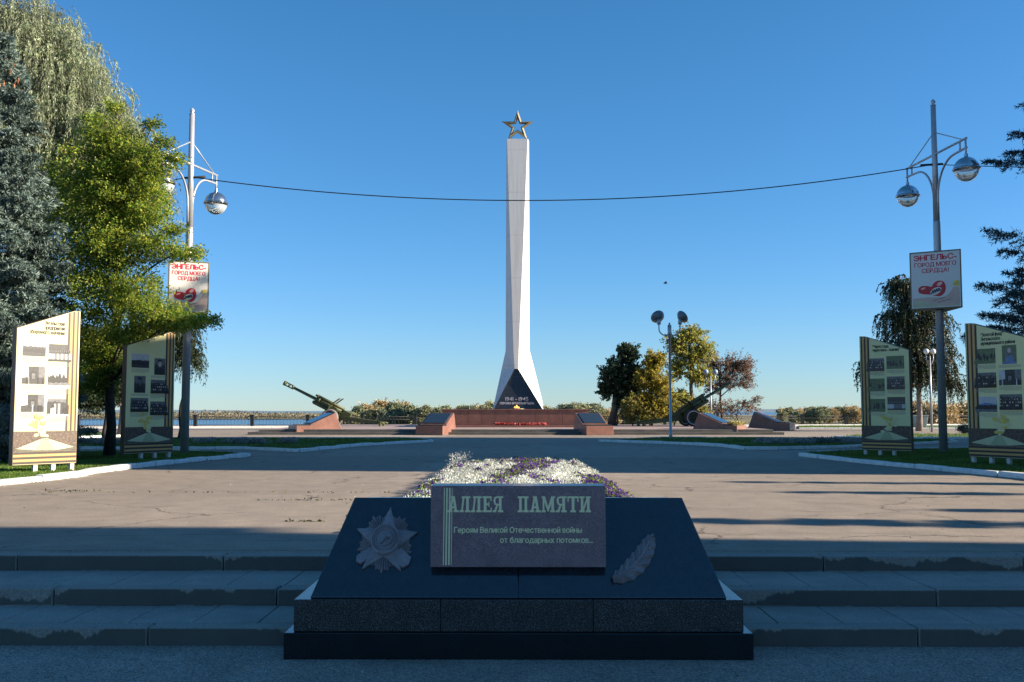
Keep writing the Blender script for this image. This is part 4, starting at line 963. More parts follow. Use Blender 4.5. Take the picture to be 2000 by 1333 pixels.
def poster_box(lamp_loc, zc, w, h, ang, label, yaw_off):
    r = empty("poster_box", (lamp_loc.x, lamp_loc.y, zc - h / 2), ang, label, "sign", "three sided poster boxes on the street lamps")
    # front face is local -y; triangular plan
    d = w * .30
    tri = [(-w / 2, -d), (w / 2, -d), (0, w * .56)]
    def face(i):
        a, b = Vector(tri[i]), Vector(tri[(i + 1) % 3]); t = (b - a).normalized(); nn = Vector((t.y, -t.x)); return a, t, nn
    q = MB(); q.prism(tri, 0, h); q.build("box", M_frame, r, bevel=.012)
    for i in range(3):
        a, t, nn = face(i)
        def fp(u, v, e): p = a + t * u + nn * e; return Vector((p.x, p.y, v))
        q = MB(); q.prism([(.045, .045), (w - .045, .045), (w - .045, h - .045), (.045, h - .045)], lambda u, v: fp(u, v, -.004), lambda u, v: fp(u, v, .006))
        # ink layers of the printed picture (each a real thin layer)
        z = .008
        def lay(pts, mi):
            nonlocal z
            pts = [(p[0] * w, p[1] * h) for p in pts]
            if sum(p[0] * s2[1] - s2[0] * p[1] for p, s2 in zip(pts, pts[1:] + pts[:1])) < 0: pts = pts[::-1]
            q.add([fp(u, v, z) for u, v in pts], [list(range(len(pts)))], mi); z += .0012
        if i == 0:
            lay([(.05, .04), (.95, .04), (.95, .22), (.6, .15), (.3, .16), (.05, .2)], 4)
            lay([(.95, .10), (.95, .34), (.84, .36), (.76, .26), (.66, .20), (.52, .19), (.40, .15), (.36, .10), (.50, .075), (.70, .05), (.9, .06)], 2)
            lay([(.05, .19), (.18, .20), (.34, .205), (.50, .20), (.58, .17), (.55, .135), (.40, .13), (.20, .14), (.05, .15)], 2)
            lay([(.42, .145), (.66, .20), (.7, .19), (.46, .13)], 3); lay([(.5, .115), (.76, .16), (.8, .15), (.54, .1)], 3)
            hp = [(.17, .30), (.17, .37), (.24, .405), (.34, .40), (.42, .385), (.46, .44), (.54, .48), (.63, .47), (.68, .42), (.69, .34), (.66, .265), (.58, .215), (.48, .225), (.38, .25), (.24, .265)]
            hs = []
            for k_ in range(len(hp)):
                p0, p1, p2, p3 = (Vector(hp[(k_ + d_) % len(hp)]) for d_ in (-1, 0, 1, 2))
                for t_ in (0, .25, .5, .75): hs.append(.5 * ((2 * p1) + (p2 - p0) * t_ + (2 * p0 - 5 * p1 + 4 * p2 - p3) * t_ ** 2 + (-p0 + 3 * p1 - 3 * p2 + p3) * t_ ** 3))
            lay([tuple(h_) for h_ in hs], 1)
            lay(blob(.575, .425, .055, .03, 16, .4), 5); lay(blob(.26, .36, .05, .015, 14, .3), 5)
            lay(blob(.50, .305, .115, .058, 18, .35), 0)
            for k in range(9): lay(blob(.42 + .02 * k, .285 + .006 * k + (.014 if k % 2 else -.012), .022, .016, 7, k), 6)
            lay(blob(.90, .44, .05, .028, 10), 7); lay(blob(.86, .405, .035, .02, 8), 7); lay(blob(.92, .385, .03, .02, 8), 7)
        q.build("poster", [M_poster, M_heart, M_hand, M_hand2, M_grn, M_hl, M_ink, M_yel], r)
        if i == 0:
            for body, v, ww, off in (("ЭНГЕЛЬС-", .845, .82, .008), ("ГОРОД МОЕГО", .735, .80, .0035), ("СЕРДЦА!", .63, .52, .0035)):
                hgt = .125 if v > .8 else .098
                Mx = Matrix.Translation(fp(w * .5, h * v, .009)) @ Matrix.Rotation(math.pi / 2, 4, 'X')
                text_mesh("lettering", body, hgt * h, M_pink, r, Mx, bold=off, align='CENTER', width=ww * w)
    q = MB(); q.tube([(0, 0, -.04), (0, 0, -.002)], .14, 10); q.build("clamp", M_steel, r)
    return r
def zat(px, py, Y): return P(px, py, Y).z
hL = zat(366, 514, YLL) - zat(366, 614, YLL); hR = zat(1832, 494, YLR) - zat(1832, 606, YLR)
poster_box(Vector((pl.x, pl.y - .02, 0)), zat(366, 564, YLL), 1.2, hL, R(21), "red heart poster box half hidden by the green tree's twigs", 0)
poster_box(Vector((pr.x, pr.y, 0)), zat(1832, 550, YLR), 1.5, hR, R(-33), "red heart poster box in full view on the lamp in front of the birch", 0)

# ------------------------------------------------------------------ information boards
def bd_mat():
    mm, nt, b = nodes_of("board_pale_green"); v = coords(nt); sp = nt.nodes.new("ShaderNodeSeparateXYZ"); nt.links.new(v, sp.inputs[0])
    n = noise(nt, 1.6, 3, .5, v); c = mixc(nt, n.outputs[0], (.60, .575, .26), (.67, .65, .35)); nt.links.new(c, b.inputs["Base Color"]); b.inputs["Roughness"].default_value = .4; return mm
M_bd = bd_mat()
def leafbed_mat():
    mm, nt, b = nodes_of("board_print_ground"); v = coords(nt); n = noise(nt, 26, 5, .75, v); r = ramp(nt, n.outputs[0], [(.35, (.02, .015, .012)), (.5, (.075, .045, .03)), (.62, (.16, .10, .06)), (.75, (.34, .25, .17))]); nt.links.new(r.outputs[0], b.inputs["Base Color"]); b.inputs["Roughness"].default_value = .5; return mm
M_lb = leafbed_mat()
M_or = mat("ribbon_orange", (.52, .30, .10), .08, 8, .5); M_bk = mat("ribbon_black", (.045, .032, .028), .15, 20, .5)
M_pg = mat("print_star_light", (.46, .47, .28), .08, 4, .5); M_pg2 = mat("print_star_mid", (.33, .36, .20), .08, 4, .5); M_pg3 = mat("print_star_dark", (.10, .10, .07), .15, 6, .5)
M_fl1 = mat("print_flame", (.60, .46, .10), .2, 14, .5); M_fl2 = mat("print_flame_pale", (.62, .56, .30), .1, 14, .5); M_tx = mat("print_text_grey", (.24, .24, .22), .1, 9, .6); M_hd = mat("print_heading", (.03, .03, .027), .1, 9, .6)
def grey(nm, a, b, sc):
    mm, nt, bb = nodes_of(nm); n = noise(nt, sc, 6, .75, coords(nt)); r = ramp(nt, n.outputs[0], [(.35, (a,) * 3), (.65, (b,) * 3)]); nt.links.new(r.outputs[0], bb.inputs["Base Color"]); bb.inputs["Roughness"].default_value = .35; return mm
GREY = [grey("photo_pale", .36, .52, 7), grey("photo_light", .07, .17, 12), grey("photo_mid", .012, .05, 22), grey("photo_dark", .005, .025, 30), grey("photo_black", .005, .02, 20), grey("photo_crowd", .01, .5, 34),
        mat("photo_green", (.12, .15, .07), .6, 30, .4), mat("photo_blue", (.12, .18, .32), .4, 14, .4), mat("photo_skin", (.45, .36, .30), .2, 20, .4)]
def photo(parent, FP, u0, v0, u1, v1, kind, seed):
    """a printed photograph: flat layers of grey shapes, FP(u, v, e) maps to the board"""
    rg = np.random.default_rng(seed); q = MB(); z = [.004]
    def lay(pts, mi):
        pts = [(u0 + (u1 - u0) * min(max(a, 0), 1), v0 + (v1 - v0) * min(max(b, 0), 1)) for a, b in pts]
        if sum(p[0] * s2[1] - s2[0] * p[1] for p, s2 in zip(pts, pts[1:] + pts[:1])) < 0: pts = pts[::-1]
        q.add([FP(a, b, z[0]) for a, b in pts], [list(range(len(pts)))], mi); z[0] += .0005
    full = [(0, 0), (1, 0), (1, 1), (0, 1)]
    def ridge(base, amp, k=14): return [(0, 0)] + [(1, 0)] + [(1 - i / k, base + rg.uniform(-amp, amp)) for i in range(k + 1)]
    if kind == 'field': lay(full, 0); lay(ridge(.55, .03), 2); lay(ridge(.42, .05), 3); lay([(0, 0), (1, 0), (1, .18), (0, .25)], 2)
    elif kind == 'trees': lay(full, 0); lay(ridge(.75, .14, 18), 3); lay(ridge(.35, .03), 1); lay(ridge(.2, .02), 0)
    elif kind == 'crowd':
        lay(full, 1); lay(ridge(.8, .08), 2)
        for row in range(3):
            y = .62 - .2 * row; k = 8 + row
            for i in range(k):
                x = (i + .5 + rg.uniform(-.2, .2)) / k; s = .055 + .012 * row
                lay([(x - s, 0), (x - s * 1.05, y - .08), (x - s * .4, y), (x + s * .4, y), (x + s * 1.05, y - .08), (x + s, 0)], int(rg.choice([3, 4, 2, 3]))); lay(blob(x, y + .06, s * .5, .065, 9), int(rg.choice([1, 2, 8])))
    elif kind == 'lineup':
        lay(full, 3); lay([(0, .45), (1, .5), (1, 1), (0, 1)], int(rg.choice([2, 3])))
        for i in range(11):
            x = (i + .5) / 11; lay([(x - .042, .0), (x - .05, .42 + rg.uniform(0, .06)), (x + .05, .44), (x + .042, 0)], int(rg.choice([0, 0, 1]))); lay(blob(x, .56 + rg.uniform(0, .04), .026, .06, 8), 1)
        lay([(0, 0), (1, 0), (1, .12), (0, .12)], 4)
    elif kind == 'hall':
        lay(full, 2); lay([(0, .35), (.28, .4), (.28, 1), (0, 1)], 0); lay([(.72, .4), (1, .3), (1, 1), (.72, 1)], 1); lay([(.36, .25), (.64, .25), (.62, .7), (.38, .7)], 3); lay([(.42, .3), (.57, .3), (.57, .6), (.42, .6)], 1)
        for i in range(6): x = rg.uniform(0, 1); lay([(x, 0), (x + .06, 0), (x + .05, .4), (x + .01, .4)], int(rg.choice([3, 4, 0])))
    elif kind == 'machines':
        lay(full, 1); lay(ridge(.82, .05), 2)
        for i in range(9): x = rg.uniform(0, .9); h2 = rg.uniform(.35, .75); lay([(x, .08), (x + .1, .08), (x + .1, h2), (x, h2)], int(rg.choice([0, 3, 2, 4])))
        lay(ridge(.12, .03), 0)
    elif kind == 'portrait':
        lay(full, 1); lay(ridge(.6, .1), 2); lay([(.1, 0), (.14, .3), (.38, .42), (.62, .42), (.86, .3), (.92, 0)], 4); lay([(.42, .36), (.58, .36), (.56, .5), (.44, .5)], 2); lay(blob(.5, .66, .16, .19, 16), 8 if seed % 2 else 1)
        lay([(.30, .70), (.32, .86), (.5, .95), (.68, .86), (.70, .70), (.62, .78), (.5, .81), (.38, .78)], 4); lay(blob(.43, .68, .03, .018, 7), 4); lay(blob(.57, .68, .03, .018, 7), 4); lay(blob(.5, .56, .05, .012, 7), 3)
    elif kind == 'forest': lay(full, 6); lay(ridge(.5, .25, 20), 3); lay(ridge(.3, .2, 20), 6)
    elif kind == 'square': lay(full, 0); lay([(0, .45), (.5, .6), (1, .5), (1, .3), (0, .3)], 7); lay(ridge(.42, .08, 20), 3); lay(ridge(.18, .02), 1)
    elif kind == 'color': 
        lay(full, 6); lay(blob(.5, .55, .28, .32, 14), 1); lay([(.2, 0), (.25, .4), (.75, .45), (.85, 0)], 7); lay(blob(.5, .72, .12, .14, 10), 8); lay([(0, 0), (1, 0), (1, .12), (0, .12)], 7)
    q.build("photograph", GREY, parent)
def info_board(pl_, pr_, mirror, label, heading, kinds, seed, hx, hw_=.55):
    """pl_, pr_: ground points under the board's two front corners; the tall edge is on the right unless mirrored"""
    d = pr_ - pl_; ang = math.atan2(d.y, d.x); Wd = d.length
    r = empty("info_board", (pl_.x, pl_.y, .03), ang, label, "information board", "tall slant topped information boards on the lawns")
    zb, zs, zt = .20, 3.05, 3.50           # bottom, short edge, tall edge
    if mirror: top = [(0, zt), (Wd * .10, zt - .005), (Wd, zs)]
    else: top = [(0, zs), (Wd * .90, zt - .005), (Wd, zt)]
    out = [(0, zb), (Wd, zb)] + top[::-1]; th = .16
    q = MB(); q.prism(out, lambda a, b: Vector((a, 0.0, b)), lambda a, b: Vector((a, th, b))); 
    q.f = [f[::-1] for f in q.f]; q.build("panel", [M_edge], r, bevel=.006)
    def FP(u, v, e): return Vector((u, -e, v))
    q = MB(); ins = .012
    q.add([FP(a + (ins if a < Wd / 2 else -ins), b + (ins if b < 1 else -ins), .003) for a, b in out], [list(range(len(out)))]); face = q.build("print", M_bd, r)
    fx = (lambda u: Wd - u) if mirror else (lambda u: u)
    def rect(q_, u0, v0, u1, v1, mi, e):
        a, b = sorted((fx(u0), fx(u1))); q_.add([FP(a, v0, e), FP(b, v0, e), FP(b, v1, e), FP(a, v1, e)], [(0, 1, 2, 3)], mi)
    def topz(u): uu = fx(u); return np.interp(uu, [p[0] for p in top], [p[1] for p in top])
    # ribbons: a vertical one along the tall edge, a horizontal one along the foot
    q = MB(); hb = .90
    for i, (a, b, mi) in enumerate(((.80, .835, 1), (.835, .875, 0), (.875, .905, 1), (.905, .945, 0), (.945, .975, 1))):
        ua, ub = a * Wd, b * Wd; aa, bb = sorted((fx(ua), fx(ub))); za, zb_ = np.interp([aa, bb], [p[0] for p in top], [p[1] for p in top]) - .015
        q.add([FP(aa, hb, .0048), FP(bb, hb, .0048), FP(bb, zb_, .0048), FP(aa, za, .0048)], [(0, 1, 2, 3)], mi)
    for k, mi in enumerate((1, 0, 1, 0, 1)): rect(q, .014, zb + .02 + .05 * k, Wd - .014, zb + .02 + .05 * (k + 1), mi, .0048)
    q.build("ribbon", [M_or, M_bk], r)
    # the printed star of the eternal flame on its bed of leaves
    q = MB(); b0 = zb + .272; rect(q, .014, b0, Wd - .014, hb, 0, .0050)
    def pol(pts, mi, e):
        pts = [(fx(a * Wd), b) for a, b in pts]
        if sum(p[0] * s2[1] - s2[0] * p[1] for p, s2 in zip(pts, pts[1:] + pts[:1])) < 0: pts = pts[::-1]
        q.add([FP(a, b, e) for a, b in pts], [list(range(len(pts)))], mi)
    pol([(.04, b0 + .05), (.96, b0 + .06), (.9, b0 + .01), (.5, b0 + .03), (.1, b0)], 3, .0056)
    pol([(.05, b0 + .07), (.44, b0 + .27), (.35, b0 + .03)], 1, .0062); pol([(.35, b0 + .03), (.44, b0 + .27), (.52, b0 + .275), (.64, b0 + .02)], 2, .0066); pol([(.64, b0 + .02), (.52, b0 + .275), (.95, b0 + .08)], 1, .0070)
    pol([(.42, b0 + .27), (.54, b0 + .275), (.52, b0 + .32), (.44, b0 + .315)], 3, .0074)
    rg = np.random.default_rng(seed); e = .0080
    for k in range(26):
        t = k / 25; cx = .49 - .05 * math.sin(t * 3) - .07 * t + rg.normal(0, .035 + .03 * t); cy = b0 + .32 + .40 * t + rg.normal(0, .02); pol(blob(cx, cy, rg.uniform(.02, .06), rg.uniform(.025, .055), 7, rg.uniform(0, 3)), 4 if rg.random() < (.25 + .5 * t) else 5, e); e += .0004
    q.build("flame_print", [M_lb, M_pg, M_pg2, M_pg3, M_fl1, M_fl2], r)
    # six photographs with captions
    cols_ = ((.10, .455), (.50, .86))
    for k, kd in enumerate(kinds):
        c = k % 2; row = k // 2; u0, u1 = cols_[c]; nar = kd in ('portrait', 'color')
        if nar: m_ = (u0 + u1) / 2; u0, u1 = m_ - .115, m_ + .115
        vt = 2.84 - .585 * row - (.09 if c else 0) * (0 if mirror else 1) + (.05 if mirror and c == 0 else 0); hgt = .37 if not nar else .45; cap = MB()
        a, b = sorted((fx(u0 * Wd), fx(u1 * Wd))); photo(r, FP, a, vt - hgt, b, vt, kd, seed * 10 + k)
        for ln in range(5 if not nar else 3):
            uu = cols_[c][0] * Wd; v_ = vt - hgt - .035 - .022 * ln
            while uu < cols_[c][1] * Wd * (1 if ln < 4 else .8):
                wl = rg.uniform(.02, .07); ue = min(uu + wl, cols_[c][1] * Wd); a, b = sorted((fx(uu), fx(ue))); cap.add([FP(a, v_, .0062), FP(b, v_, .0062), FP(b, v_ + .009, .0062), FP(a, v_ + .009, .0062)], [(0, 1, 2, 3)]); uu = ue + .010
        cap.build("caption", M_tx, r)
    lmax = max([len(x) for x in heading] + [1])
    for i, ln in enumerate(heading):
        wl = hw_ * Wd * len(ln) / lmax
        if mirror: text_mesh("heading", ln, .115, M_hd, r, Matrix.Translation(FP(hx * Wd, 3.14 - .105 * i, .006)) @ Matrix.Rotation(math.pi / 2, 4, 'X'), bold=.0045, align='LEFT', width=wl)
        else: text_mesh("heading", ln, .115, M_hd, r, Matrix.Translation(FP(.745 * Wd, 3.15 - .10 * i, .006)) @ Matrix.Rotation(math.pi / 2, 4, 'X'), bold=.0045, align='RIGHT', width=wl)
    for f in (.36, .64, .94): 
        u = fx(f * Wd); q = MB(); q.box(u - .045, u + .045, .01, .10, -.03, zb - .002); q.build("leg", M_legw, r, bevel=.004)
    return r
def gp(px, D): p = P(px, 850, D); return Vector((p.x, D, 0))
info_board(gp(25.5, 20.5), gp(150.5, 21.6), False, "sunlit pale board with factory photographs in front of the spruce", ["Энгельсские", "предприятия", "оборонного значения"], ['field', 'lineup', 'hall', 'trees', 'hall', 'machines'], 1, .3)
info_board(gp(243, 26.0), gp(338, 27.4), False, "shaded pale board with two pilot portraits beside the leafy lamp", [], ['field', 'portrait', 'portrait', 'crowd', 'crowd', 'crowd'], 2, .3)
info_board(gp(1683, 29.1), gp(1780, 28.1), True, "shaded board with veterans photographs between the speaker mast lawn and the lamp", ["\u201cЧерез года,", "через века - помним\u201d"], ['forest', 'crowd', 'crowd', 'forest', 'lineup', 'forest'], 3, .27)
info_board(gp(1891, 24.8), gp(2012, 23.3), True, "shaded board with a gilded fund heading beside the spruce branches", ["\u201cЗолотой фонд\u201d", "Энгельсского", "муниципального района"], ['color', 'forest', 'hall', 'crowd', 'crowd', 'square'], 4, .27)

# ------------------------------------------------------------------ other masts, bin, bench, bird
sp_ = G(1310, 857.5); SY = sp_.y
r = empty("speaker_mast", (sp_.x, SY, .0), 0, "slim grey mast with two round dish heads on curved arms at the lawn edge", "mast")
zt_ = zat(1310, 632, SY)
q = MB(); q.tube([(0, 0, 0), (0, 0, .35), (0, 0, .36), (0, 0, zt_ - .7), (0, 0, zt_ - .69), (0, 0, zt_ - .1)], [.085, .085, .07, .065, .10, .10], 10); q.lathe([(.1, zt_ - .1), (.04, zt_ - .06), (.05, zt_), (0, zt_ + .05)], 8); q.build("pole", M_steel, r)
for s_, ax, hx_, hz_, rad, aim in ((-1, .56, -.58, .18, .35, (-.25, .80, .55)), (1, .50, .48, .18, .33, (.72, .45, .5))):
    q = MB(); z0 = zt_ - .55; pth = [(0.08 * s_, 0, z0)]
    for j in range(0, 10): a = R(-90 + 100 * j / 9 if True else 0); pth.append((s_ * (.18 + .34 * math.sin(R(90 * j / 9))), 0, z0 - .05 + .34 * (1 - math.cos(R(90 * j / 9)))))
    pth.append((s_ * .52, 0, zt_ - .0)); q.tube(pth, .032, 8); q.build("arm", M_steel, r)
    hd = empty("dish_head", (s_ * .52, 0, zt_ + .02)); hd.parent = r
    av = Vector(aim).normalized(); Mx = Matrix.Translation(av * .12 + Vector((s_ * -.02, 0, .20))) @ av.to_track_quat('Z', 'Y').to_matrix().to_4x4()
    q = MB(); q.lathe([(.02, -.14), (.10, -.13), (rad * .6, -.05), (rad * .92, .05), (rad, .12), (rad * .98, .13), (rad * .88, .06), (.02, -.08)], 22, Mx); q.build("dish", mat("dish_grey_paint", (.16, .18, .20), .1, 4, .4, .3), hd)
    q = MB(); q.lathe([(0.0, -.10), (.09, -.08), (.11, .06), (.07, .16), (0, .18)], 12); q.build("neck", M_steel, hd)
def globe_lamp(px, py_b, py_h, Y, label, spread, rad, mt):
    p = P(px, py_b, Y); zz = zat(px, py_h, Y); r = empty("globe_lamp", (p.x, Y, 0), 0, label, "street lamp")
    q = MB(); q.tube([(0, 0, 0), (0, 0, zz - .3)], [.08, .055], 8)
    for s_ in (-1, 1): q.tube([(0, 0, zz - .9), (s_ * spread * .6, 0, zz - .75), (s_ * spread, 0, zz - .5), (s_ * spread, 0, zz - rad)], .03, 6)
    q.build("pole", M_steel, r)
    for s_ in (-1, 1):
        q = MB(); q.lathe([(rad * .3, -rad)] + [(rad * math.sin(R(a)), -rad * math.cos(R(a))) for a in range(25, 181, 15)], 14, Matrix.Translation((s_ * spread, 0, zz))); q.build("globe", mt, r)
M_opal = mat("opal_globe_dimmed", (.24, .32, .42), .05, 3, .25); M_shade = mat("pale_lamp_shade", (.75, .74, .72), .05, 3, .3)  # first globe colour is darkened and blued to stand for weak light on it
globe_lamp(1389, 826, 727, 76.0, "thin lamp with two pale globes standing among the autumn trees", .36, .21, M_opal)
globe_lamp(1820, 835, 687, 65.0, "slim pale lamp with two bright shades under the weeping birch", .22, .18, M_shade)
bp_ = P(1795, 832, 80.0); r = empty("litter_bin", (bp_.x, 80.0, 0), 0, "grey metal container behind the board in front of the far trees", "bin")
q = MB(); q.add([(x * s_, y * s_, z) for z, s_ in ((.03, .42), (1.0, .55)) for x, y in ((-1, -1), (1, -1), (1, 1), (-1, 1))], [(3, 2, 1, 0), (0, 1, 5, 4), (1, 2, 6, 5), (2, 3, 7, 6), (3, 0, 4, 7)]); q.build("tub", M_steel, r, bevel=.03)
q = MB(); q.box(-.6, .6, -.6, -.55, .97, 1.03); q.box(-.6, .6, .55, .6, .97, 1.03); q.box(-.6, -.553, -.548, .548, .97, 1.03); q.box(.553, .6, -.548, .548, .97, 1.03); q.build("rim", M_steel, r)
# wrought iron bench whose scrolled arm enters the frame at the left edge
bg = G(-42, 889); r = empty("iron_bench", (bg.x, bg.y, 0.0), R(0), "black wrought iron bench with a scrolled arm at the lawn edge beside the sunlit board", "bench")
for xe in (-.75, .75):
    q = MB(); fr_ = [(xe, -.05, 0), (xe, -.02, .25), (xe, 0, .42)]; 
    sx = .16 if xe > 0 else -.16
    q.tube([(xe - sx * .4, 0, 0), (xe + sx * .9, 0, .12), (xe + sx * 1.1, 0, .36), (xe + sx * .4, 0, .60), (xe - sx * .5, 0, .68)] + [(xe - sx * .2 + .055 * math.cos(R(a)) * (1 if sx > 0 else -1), 0, .70 + .055 * math.sin(R(a))) for a in range(200, -160, -40)], .017, 6)
    q.tube([(xe, 0, 0), (xe - sx * .3, 0, .2), (xe + sx * .3, 0, .4), (xe, 0, .44)], .017, 6); q.build("arm", M_iron, r)
q = MB()
for k in range(5): q.box(-.78, .78, -.25 + .11 * k, -.16 + .11 * k, .43, .46)
q.build("seat", M_edge, r, bevel=.005)
q = MB()
for k in range(3): q.box(-.78, .78, .30, .325, .56 + .12 * k, .65 + .12 * k)
q.tube([(-.7, .28, 0), (-.7, .33, .92)], .018, 6); q.tube([(.7, .28, 0), (.7, .33, .92)], .018, 6); q.build("backrest", M_edge, r, bevel=.005)
# bird
p = P(1300, 553.5, 60.0); q = MB(); bx = Matrix.Translation(p)
q.lathe([(0, -.14), (.03, -.1), (.045, 0), (.03, .09), (0, .13)], 8, bx @ Matrix.Rotation(math.pi / 2, 4, 'Y'))
for s_ in (-1, 1): q.add([bx @ Vector(v_) for v_ in ((-.06, 0, .03), (.06, 0, .03), (.03, .24 * s_, .09), (-.09, .30 * s_, .06), (-.06, 0, .015), (.06, 0, .015), (.03, .24 * s_, .08), (-.09, .30 * s_, .055))], [(0, 1, 2, 3), (7, 6, 5, 4), (0, 4, 5, 1), (1, 5, 6, 2), (2, 6, 7, 3), (3, 7, 4, 0)])
tag(q.build("bird", M_iron), "small dark bird flying in the open sky above the mast", "bird")
#__TREES__
# ------------------------------------------------------------------ trees
def strand_leaves(pts, t0, nleaf, rng, jit):
    """pts (N,3,3) quadratic twigs -> points and tangents of leaves along them"""
    N = len(pts); t = rng.uniform(t0, 1, (N, nleaf, 1)); a, b, c = pts[:, None, 0], pts[:, None, 1], pts[:, None, 2]
    p = a * (1 - t) ** 2 + 2 * b * t * (1 - t) + c * t ** 2; d = 2 * (1 - t) * (b - a) + 2 * t * (c - b)
    return (p + rng.normal(0, jit, p.shape)).reshape(-1, 3), unit(d).reshape(-1, 3)
def twig_mesh(v, f, pts, r, k=5):
    """thin three-sided twigs"""
    N = len(pts); ts = np.linspace(0, 1, k)[None, :, None]; a, b, c = pts[:, None, 0], pts[:, None, 1], pts[:, None, 2]
    p = a * (1 - ts) ** 2 + 2 * b * ts * (1 - ts) + c * ts ** 2
    rr = (r * (1 - .75 * np.linspace(0, 1, k)))[None, :, None]
    off = np.array([[1, 0, 0], [-.5, .87, .2], [-.5, -.87, -.2]])
    ring_ = p[:, :, None, :] + off[None, None] * rr[..., None]         # N,k,3,3
    base = sum(len(x) for x in v); v.append(ring_.reshape(-1, 3))
    idx = base + np.arange(N * k * 3).reshape(N, k, 3); j = np.array([1, 2, 0])
    f.append(np.stack([idx[:, :-1], idx[:, :-1][:, :, j], idx[:, 1:][:, :, j], idx[:, 1:]], -1).reshape(-1, 4))
def lobe_tree(name, label, base, lean, trunk_h, trunk_r, lobes, lmat, bmat, leaf=(.07, .035), twigs=60, nleaf=14, style='plain', droop=0.0, jit=.05, seed=1, group=None, cat="tree", shell=.45, limb_r=.4, twig_r=.012, strand=0.0, kf=1.0):
    """trunk, a limb to every lobe of the crown, twigs through each lobe's volume and leaves along the twigs. lobes: (centre, radii, weight)"""
    rng = np.random.default_rng(seed); base = Vector(base); r = empty(name, base, 0, label, cat, group)
    tm = MB(); n = 8; path = [Vector((lean[0] * (i / n) ** 1.3 + .05 * math.sin(i * 1.7 + seed), lean[1] * (i / n) ** 1.3 + .05 * math.cos(i * 1.3), trunk_h * i / n)) for i in range(n + 1)]
    path[0] = Vector((0, 0, -.05)); tm.tube(path, [trunk_r * (1.25 if i == 0 else 1 - .72 * i / n) for i in range(n + 1)], 9)
    tv, tf = [], []; LP, LA = [], []
    for (c, rad, wt) in lobes:
        c = np.array(Vector(c) - base); rad = np.array(rad)
        zz = min(trunk_h * .97, max(trunk_h * .3, c[2] - .45 * math.hypot(c[0], c[1]) - .3 * rad[2])); ti = zz / trunk_h * n; i0 = min(int(ti), n - 1); s0 = path[i0] + (path[i0 + 1] - path[i0]) * (ti - i0)
        e = Vector(c); mid = s0.lerp(e, .5) + Vector((0, 0, .18 * (e - s0).length if style != 'weep' else .25 * (e - s0).length))
        lp = [s0 * (1 - t) ** 2 + mid * (2 * t * (1 - t)) + e * t * t for t in (0, .2, .4, .6, .8, 1)]
        lr = trunk_r * limb_r; tm.tube(lp, [lr * (1 - .75 * t) for t in (0, .2, .4, .6, .8, 1)], 6)
        N = max(4, int(twigs * wt)); d = unit(rng.normal(size=(N, 3))); u = rng.uniform(shell ** 3, 1, (N, 1)) ** (1 / 3.)
        lump = 1 + .22 * np.sin(d[:, :1] * 5 + seed) * np.sin(d[:, 1:2] * 6 + 2 * seed) + .15 * np.sin(d[:, 2:] * 9 + seed)
        tgt = c + d * u * rad * lump
        k = rng.uniform(.35, 1, N); st = np.stack([np.array(s0 * (1 - t) ** 2 + mid * (2 * t * (1 - t)) + e * t * t) for t in k])
        if style == 'spray':
            out = unit((tgt - np.array(s0)) * [1, 1, .25]); st = tgt - out * rng.uniform(.5, 1.2, (N, 1)) * np.mean(rad[:2]) * [1, 1, .6] - [0, 0, .1]
            mdl = (st + tgt) / 2 + [0, 0, .12]; tgt = tgt + out * .1 - [0, 0, .10]
        else:
            mdl = (st + tgt) / 2 + rng.normal(0, .12, (N, 3)) * np.mean(rad) + [0, 0, .12 * np.mean(rad)]
        pts = np.stack([st, mdl, tgt], 1); twig_mesh(tv, tf, pts, twig_r)
        p, dd = strand_leaves(pts, .35, nleaf, rng, jit); LP.append(p); LA.append(unit(dd * .6 + rng.normal(0, .55, dd.shape) - [0, 0, droop]))
        if strand:
            L = strand * rng.uniform(.4, 1.25, (N, 1)); sway = rng.normal(0, .10, (N, 3)) * L
            w2 = unit((tgt - c) * [1, 1, 0]) * rng.uniform(.1, .45, (N, 1)); e2 = tgt + w2 + sway - np.concatenate([np.zeros((N, 2)), L], 1)
            pts = np.stack([tgt, tgt + w2 * 1.2 + [0, 0, .05], e2], 1); twig_mesh(tv, tf, pts, twig_r * .6)
            p, dd = strand_leaves(pts, 0.02, int(nleaf * kf), rng, jit * .6); LP.append(p); LA.append(unit(dd * .8 + rng.normal(0, .4, dd.shape) - [0, 0, .5]))
    p = np.concatenate(LP); a = np.concatenate(LA)
    v = leafquads(p, a, rng.uniform(.7, 1.3, len(p)) * leaf[0], rng.uniform(.7, 1.3, len(p)) * leaf[1], rng)
    np_mesh("crown", v, np.arange(len(v)), lmat, r)
    b0 = len(tm.v); allv = np.concatenate(tv); allf = np.concatenate(tf)
    tm.build("trunk", bmat, r); np_mesh("branches", allv, allf, bmat, r)
    return r
def plob(px, py, D, rpx, rpy, rD, wt=1.0):
    c = P(px, py, D); k = D / F; return (c, (rpx * k, rD, rpy * k), wt)

